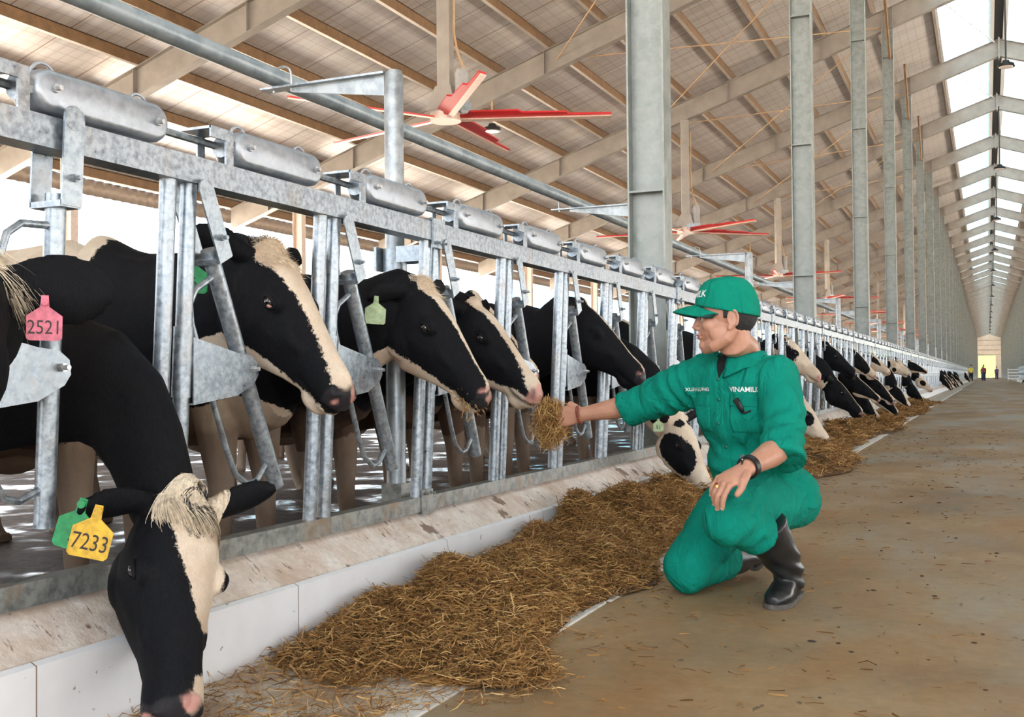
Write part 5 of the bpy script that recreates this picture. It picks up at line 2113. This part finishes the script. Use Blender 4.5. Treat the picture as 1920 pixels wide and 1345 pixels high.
# boots --------------------------------------------------------------
def boot(shaft, toe_dir, sole_c, name='boot', flat=True, tilt=None):
    mb = MB()
    P_ = [V3(p) for p in shaft[0]]
    mb.tube(P_ + [P_[-1] + (P_[-1] - P_[-2]).normalized() * .0002, P_[-1] - (P_[-1] - P_[-2]).normalized() * .04], shaft[1] + [shaft[1][-1] - .007, shaft[1][-1] - .009], 24)
    td = V3(toe_dir).normalized()
    up = V3((0, 0, 1)) if tilt is None else V3(tilt).normalized()
    lt = up.cross(td).normalized()
    rings = []
    for t, w, h, zc in ((-.078, .018, .022, .035), (-.070, .030, .034, .040), (-.03, .037, .048, .052), (.03, .040, .046, .050), (.08, .043, .036, .040), (.13, .045, .031, .034), (.165, .036, .026, .030), (.188, .018, .017, .024)):
        c = V3(sole_c) + td * t + up * zc
        rings.append([c + lt * (w * math.cos(k * math.pi / 10)) + up * (h * math.sin(k * math.pi / 10)) for k in range(20)])
    mb.loft(rings)
    me = remesh(mb, .0055, 3, .5, name)
    v = getv(me)
    nn = getn(me)
    c = np.array(P_[1])
    d_ = folds(v, P_[1], (.15, .1, 1), .0055, .045, 31) * np.exp(-(np.linalg.norm(v - c, axis=1) / .10) ** 2)
    setv(me, v + nn * d_[:, None])
    o = mo(name, me, M['rubber'])
    sl = []
    for t, w in ((-.088, .018), (-.078, .032), (-.03, .038), (.0, .037), (.03, .038), (.08, .045), (.13, .048), (.17, .038), (.192, .02), (.197, .006)):
        sl.append((t, w))
    out = [(t, w) for t, w in sl] + [(t, -w) for t, w in sl[::-1]]
    n_ = len(out)
    vv = []
    for hh in (.0, .016, ):
        for t, w in out:
            vv.append(V3(sole_c) + td * t + lt * w + up * (hh + .001))
    mo('sole', MB().add(vv, [tuple(range(n_))[::-1], tuple(range(n_, 2 * n_))] + [(i, (i + 1) % n_, n_ + (i + 1) % n_, n_ + i) for i in range(n_)]), M['rubber_dusty'], o, 40)
    return o
boot(([(-.618, 3.690, .045), (-.622, 3.665, .105), (-.640, 3.620, .165), (-.668, 3.555, .235), (-.678, 3.535, .268)], [.048, .054, .063, .076, .081]), (-.10, -.99, 0), (-.622, 3.690, 0))
boot(([(-.815, 4.105, .075), (-.825, 4.06, .085), (-.85, 3.99, .085), (-.885, 3.91, .085)], [.046, .052, .060, .068]), (-.10, -.30, -.95), (-.795, 4.135, .205), tilt=(-.15, -.95, .30))

# wrist band, ring and bead bracelet ----------------------------------
def band(c, axis, r, w, th, name, mat, nseg=40, flat=.9):
    ax = V3(axis).normalized()
    a = ax.orthogonal().normalized()
    b = ax.cross(a)
    rings = []
    for i in range(nseg + 1):
        t = 2 * math.pi * i / nseg
        d = a * math.cos(t) + b * math.sin(t)
        p = V3(c) + d * r
        rings.append([p - ax * w - d * th, p + ax * w - d * th, p + ax * w + d * th, p - ax * w + d * th])
    return mo(name, MB().loft(rings, False), mat, None, 40)
axl = (LWR - LEL)
wb_ = band(LWR - axl.normalized() * .022, axl, .0335, .011, .003, 'wrist_band', M['black'])
sc_ = LWR - axl.normalized() * .022 + V3((-.012, -.026, .022))
mo('wrist_band_face', MB().rbox(sc_, (.020, .030, .008), Matrix((axl.normalized(), V3((.8, -.5, 0)).cross(axl).normalized(), V3((-.35, -.75, .6)).normalized())).transposed()), M['black'], wb_, None)
mo('wrist_band_light', MB().ell(sc_ + V3((-.002, -.005, .003)), .0022), M['thread'], wb_)
axr = (RWR - REL).normalized()
beads = MB()
ra = axr.orthogonal().normalized()
rb = axr.cross(ra)
br_ = empty('bead_bracelet')
br_.parent = man
for i in range(20):
    t = 2 * math.pi * i / 20
    p = RWR + axr * .008 + ra * (.031 * math.cos(t)) + rb * (.031 * math.sin(t)) + V3((0, 0, -.003 * 0))
    mo('bead', MB().ell(p, .0052, None, 12, 8), M['bead'], br_)
pts, dd, r0, d0 = Ltips[2]
rc = pts[1].lerp(pts[3], .45)
fdv = (pts[3] - pts[1]).normalized()
rg = band(rc, fdv, .0102, .0032, .0012, 'ring', M['gold'])
mo('ring_stone', MB().ell(rc + Lnd * .0115, (.005, .005, .003)), M['garnet'], rg)
for tips_ in (Ltips, Rtips):
    for pts, dd, r0, d0 in tips_:
        nd_ = Lnd if tips_ is Ltips else Rnd
        up_ = (nd_ - dd * nd_.dot(dd)).normalized()
        q = pts[-1] + up_ * (r0 * .52) - dd * .002
        lt_ = dd.cross(up_).normalized()
        mo('fingernail', MB().ell(q, (.0058, .0045, .0024), Matrix((dd, lt_, up_)).transposed(), 12, 8), simple('nail', (.62, .36, .28), .3) if 'nail' not in M else M['nail'], body_o)
tag(man, 'person in green work clothes and green cap kneeling on one knee, holding out hay', 'person')
# ------------------------------------------------------------------ hay
def straw_mat(name, cols):
    m, t, b = mk(name)
    a = N(t, 'ShaderNodeAttribute', attribute_name='rnd')
    n = noise(t, 2.5, 3, .6, worldco(t))
    s = mathn(t, 'ADD', mathn(t, 'MULTIPLY', a.outputs['Fac'], .8), mathn(t, 'MULTIPLY', n, .3))
    t.links.new(ramp(t, s, cols), b.inputs['Base Color'])
    b.inputs['Roughness'].default_value = .62
    b.inputs['Specular IOR Level'].default_value = .25
    return m
M['hay'] = straw_mat('hay_strands', [(.15, (.11, .045, .012)), (.45, (.26, .12, .034)), (.75, (.42, .22, .068)), (.98, (.66, .42, .17))])
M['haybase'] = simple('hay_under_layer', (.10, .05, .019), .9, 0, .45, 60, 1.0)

def fast_mesh(name, v, quads, mat, rnd=None):
    me = bpy.data.meshes.new(name)
    nv, nf = len(v), len(quads)
    me.vertices.add(nv)
    me.vertices.foreach_set('co', v.astype(np.float32).ravel())
    me.loops.add(nf * 4)
    me.loops.foreach_set('vertex_index', quads.astype(np.int32).ravel())
    me.polygons.add(nf)
    me.polygons.foreach_set('loop_start', np.arange(0, nf * 4, 4, dtype=np.int32))
    me.update(calc_edges=True)
    if rnd is not None:
        attr(me, 'rnd', rnd)
    me.materials.append(mat)
    return me
def strands(P_, D, L, Wd, rs, bend=.25):
    """ribbon strands bent in the middle: 3 cross-sections of 2 points"""
    n = len(P_)
    D = D / np.linalg.norm(D, axis=1)[:, None]
    side = np.cross(D, rs.normal(size=(n, 3)))
    side /= np.linalg.norm(side, axis=1)[:, None]
    up = np.cross(side, D)
    B = (side * rs.normal(size=(n, 1)) + up * rs.normal(size=(n, 1))) * (L * bend)[:, None] * .5
    a = P_ - D * (L / 2)[:, None]
    m = P_ + B
    c = P_ + D * (L / 2)[:, None]
    w = side * Wd[:, None]
    V = np.stack([a - w, a + w, m - w, m + w, c - w * .5, c + w * .5], axis=1).reshape(-1, 3)
    b = (np.arange(n) * 6)[:, None]
    q = np.concatenate([b + np.array([[0, 1, 3, 2]]), b + np.array([[2, 3, 5, 4]])], axis=0)
    r = np.repeat(rs.rand(n), 6)
    return V, q, r
def outer(y):
    o = -1.205 + .045 * np.sin(y * 2.1 + 1) + .03 * np.sin(y * 5.3)
    o = o + .27 * np.exp(-((y - 2.38) / .26) ** 2) + .05 * np.exp(-((y - 3.75) / .22) ** 2)
    o = o + .10 * np.exp(-((y - 9.3) / 1.2) ** 2) + .1 * np.sin(y * .9) * (y > 6)
    return o
def hh(x, y):
    base = np.interp(y, [1.6, 2.0, 2.3, 2.6, 3.0, 3.2, 3.6, 4.0, 4.6, 5.2, 6.5, 8, 9, 11, 13, 15, 17, 18, 21, 22.5, 24, 25.5, 27.5, 29, 31],
                     [.0, .0, .008, .06, .095, .105, .10, .12, .17, .17, .14, .11, .15, .10, .16, .10, .16, .06, .15, .06, .14, .03, .16, .03, 0])
    o = outer(y)
    t = (x + 1.765) / (o + 1.765)
    prof = np.clip(np.minimum((t + .10) / .22, 1), 0, 1) * np.clip((1 - t) / .55, 0, 1) ** .6
    bump_ = 1 + .28 * np.sin(x * 13 + y * 3.1) * np.sin(y * 6.7 + x * 4) + .18 * np.sin(y * 15 + x * 9)
    return base * prof * bump_
rs = np.random.RandomState(7)
ys = np.concatenate([np.linspace(1.65, 6.2, 180), np.linspace(6.25, 31, 260)])
nx = 36
v = []
for y in ys:
    o = float(outer(y))
    for i in range(nx):
        x = -1.759 + (o + .02 + 1.759) * i / (nx - 1)
        z = max(float(hh(x, y)) - .008, .0)
        v.append((x, y, z * (1 + .04 * rs.randn()) + .0065))
v = np.array(v)
i, j = np.meshgrid(np.arange(len(ys) - 1), np.arange(nx - 1), indexing='ij')
a = (i * nx + j).ravel()
q = np.stack([a, a + 1, a + nx + 1, a + nx], axis=1)
zq = v[q][:, :, 2].max(axis=1)
q = q[zq > .012]
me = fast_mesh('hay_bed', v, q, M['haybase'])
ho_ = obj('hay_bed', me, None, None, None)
parts_ = []
def scatter(n, y0, y1, L0, L1, w0, w1, zj=.012, extra=.0):
    y = rs.uniform(y0, y1, n)
    o = outer(y)
    u = rs.rand(n) ** .9
    x = -1.752 + (o + 1.752 + extra * rs.rand(n)) * u
    z = hh(x, y)
    kp = (z > .006) | (rs.rand(n) < .16)
    x, y, z = x[kp], y[kp], z[kp]
    n = len(x)
    P_ = np.stack([x, y, z + rs.rand(n) * zj + .008], axis=1)
    D = rs.normal(size=(n, 3)) * np.array([1, 1, .30])
    L = rs.uniform(L0, L1, n) * (1 + (rs.rand(n) < .12) * 1.1)
    V, Q, R = strands(P_, D, L, rs.uniform(w0, w1, n), rs)
    V[:, 2] = np.maximum(V[:, 2], .0085)
    V[:, 0] = np.maximum(V[:, 0], -1.757)
    return V, Q, R
def merge(lst):
    V, Q, R, o = [], [], [], 0
    for v_, q_, r_ in lst:
        V.append(v_); Q.append(q_ + o); R.append(r_); o += len(v_)
    return np.concatenate(V), np.concatenate(Q), np.concatenate(R)
V, Q, R = merge([scatter(52000, 1.75, 5.6, .018, .060, .0007, .0017, .018, .04), scatter(16000, 5.6, 12, .03, .08, .0014, .0028, .02, .05), scatter(14000, 12, 31, .05, .12, .003, .006, .03, .05)])
so = obj('hay_strands', fast_mesh('hay_strands', V, Q, M['hay'], R), None, ho_, None)
tag(ho_, 'long bed of brown hay heaped along the foot of the left kerb', 'hay')
ho_['kind'] = 'stuff'
so['kind'] = 'stuff'
# loose straw and dung crumbs on the alley
n = 1500
y = 1.8 + rs.rand(n) ** 1.6 * 14
x = -1.1 + rs.rand(n) ** 1.8 * 2.2
P_ = np.stack([x, y, np.full(n, .003)], axis=1)
D = rs.normal(size=(n, 3)) * np.array([1, .6, .03])
V, Q, R = strands(P_, D, rs.uniform(.01, .045, n) * (1 + .04 * y), rs.uniform(.0008, .0022, n) * (1 + .05 * y), rs, .15)
V[:, 2] = np.maximum(V[:, 2], .001)
lo = obj('straw_litter', fast_mesh('straw_litter', V, Q, M['hay'], R * .6), None, None, None)
tag(lo, 'loose straw bits scattered over the brown alley floor', 'straw')
lo['kind'] = 'stuff'
cl = MB()
r2 = random.Random(4)
for k in range(120):
    y = 1.9 + r2.random() ** 1.5 * 12
    x = -.75 + r2.random() * 1.6
    s = r2.uniform(.003, .007) * (1 + .02 * y)
    if r2.random() < .5:
        x = -.25 + r2.gauss(0, .22) + (y - 3) * .0
    b0 = len(cl.v)
    cl.ell((x, y, s * .3), (s * r2.uniform(.8, 2.0), s * r2.uniform(.6, 1.1), s * .45), None, 8, 5)
co = obj('dung_crumbs', cl, simple('dung_dark', (.045, .022, .012), .8, 0, .4, 60), None, 180)
tag(co, 'dark crumbs of dung scattered on the alley floor right of the man', 'dirt')
co['kind'] = 'stuff'
# hay bunch in the hand
C_ = np.array([-1.535, 3.835, .598])
n = 2600
u = rs.normal(size=(n, 3))
u /= np.linalg.norm(u, axis=1)[:, None]
rad = rs.rand(n) ** .45
P_ = C_ + u * rad[:, None] * np.array([.062, .045, .088])
P_[:, 2] -= .02
D = u * .35 + rs.normal(size=(n, 3)) * np.array([.5, .4, .9])
V, Q, R = strands(P_, D, rs.uniform(.03, .09, n), rs.uniform(.0008, .0016, n), rs, .5)
bo = obj('hay_bunch', fast_mesh('hay_bunch', V, Q, M['hay'], np.clip(R + .15, 0, 1)), None, None, None)
tag(bo, 'bunch of hay held out to the cow in the man\'s hand', 'hay')
core = MB().ell(C_ - np.array([0, 0, .02]), (.042, .03, .062), None, 16, 10)
obj('hay_core', core, M['haybase'], bo, 180)

# ------------------------------------------------------------------ far end of the alley
def far_person(x, y, shirt, legs, lab, face=0):
    r = empty('person', (x, y, 0), face)
    b = MB()
    b.tube([(0, 0, 1.5), (0, 0, 1.42), (0, 0, 1.30), (0, 0, 1.05), (0, 0, .92)], [.055, .06, .17, .15, .16], 12, hint=(0, 1, 0), asp=.6)
    b.ell((0, 0, 1.62), (.085, .10, .125))
    for s in (-1, 1):
        b.tube([(s * .17, 0, 1.38), (s * .23, .02, 1.12), (s * .22, -.06, .86)], [.055, .045, .035], 8)
        b.ell((s * .22, -.07, .80), (.04, .03, .06))
        b.tube([(s * .09, 0, .95), (s * .10, -.02, .5), (s * .11, .02, .08)], [.10, .07, .05], 10)
        b.ell((s * .11, -.05, .05), (.05, .12, .05))
    me = remesh(b, .03, 1, .5, 'body')
    obj('body', me, M['skin'], r, 180)
    t = MB().tube([(0, 0, 1.44), (0, 0, 1.30), (0, 0, 1.05), (0, 0, .88)], [.10, .19, .17, .18], 14, hint=(0, 1, 0), asp=.65)
    for s in (-1, 1):
        t.tube([(s * .15, 0, 1.38), (s * .23, .02, 1.14)], [.075, .06], 8)
    obj('shirt', t, shirt, r, 180)
    t = MB()
    for s in (-1, 1):
        t.tube([(s * .09, 0, .96), (s * .10, -.02, .5), (s * .11, .02, .06)], [.115, .09, .07], 10)
    obj('trousers', t, legs, r, 180)
    obj('hair', MB().ell((0, .01, 1.66), (.095, .11, .10)), M['hair'], r, 180)
    tag(r, lab, 'person')
navy = simple('navy_cloth', (.03, .04, .12), .8)
far_person(-1.55, 121, simple('yellow_cloth', (.75, .62, .10), .8), M['tee'], 'distant person in a yellow shirt walking in the alley')
far_person(-.35, 122, simple('maroon_cloth', (.30, .05, .09), .8), navy, 'distant person in a maroon top and dark trousers, centre of the alley')
far_person(-.55, 150, navy, navy, 'distant person in dark blue far down the alley, left one')
far_person(1.1, 152, simple('purple_cloth', (.10, .07, .2), .8), navy, 'distant person in dark blue far down the alley, right one')
# white gate on the right
g = empty('alley_gate', (2.5, 118, 0))
for z in (.25, .55, .85, 1.15):
    obj('gate_rail', MB().box((-.65, -.03, z), (.65, .03, z + .09)), M['white'], g, None)
for x in (-.65, .60):
    obj('gate_post', MB().box((x, -.04, 0), (x + .07, .04, 1.3)), M['white'], g, None)
tag(g, 'small white slatted gate standing in the distant alley', 'gate')
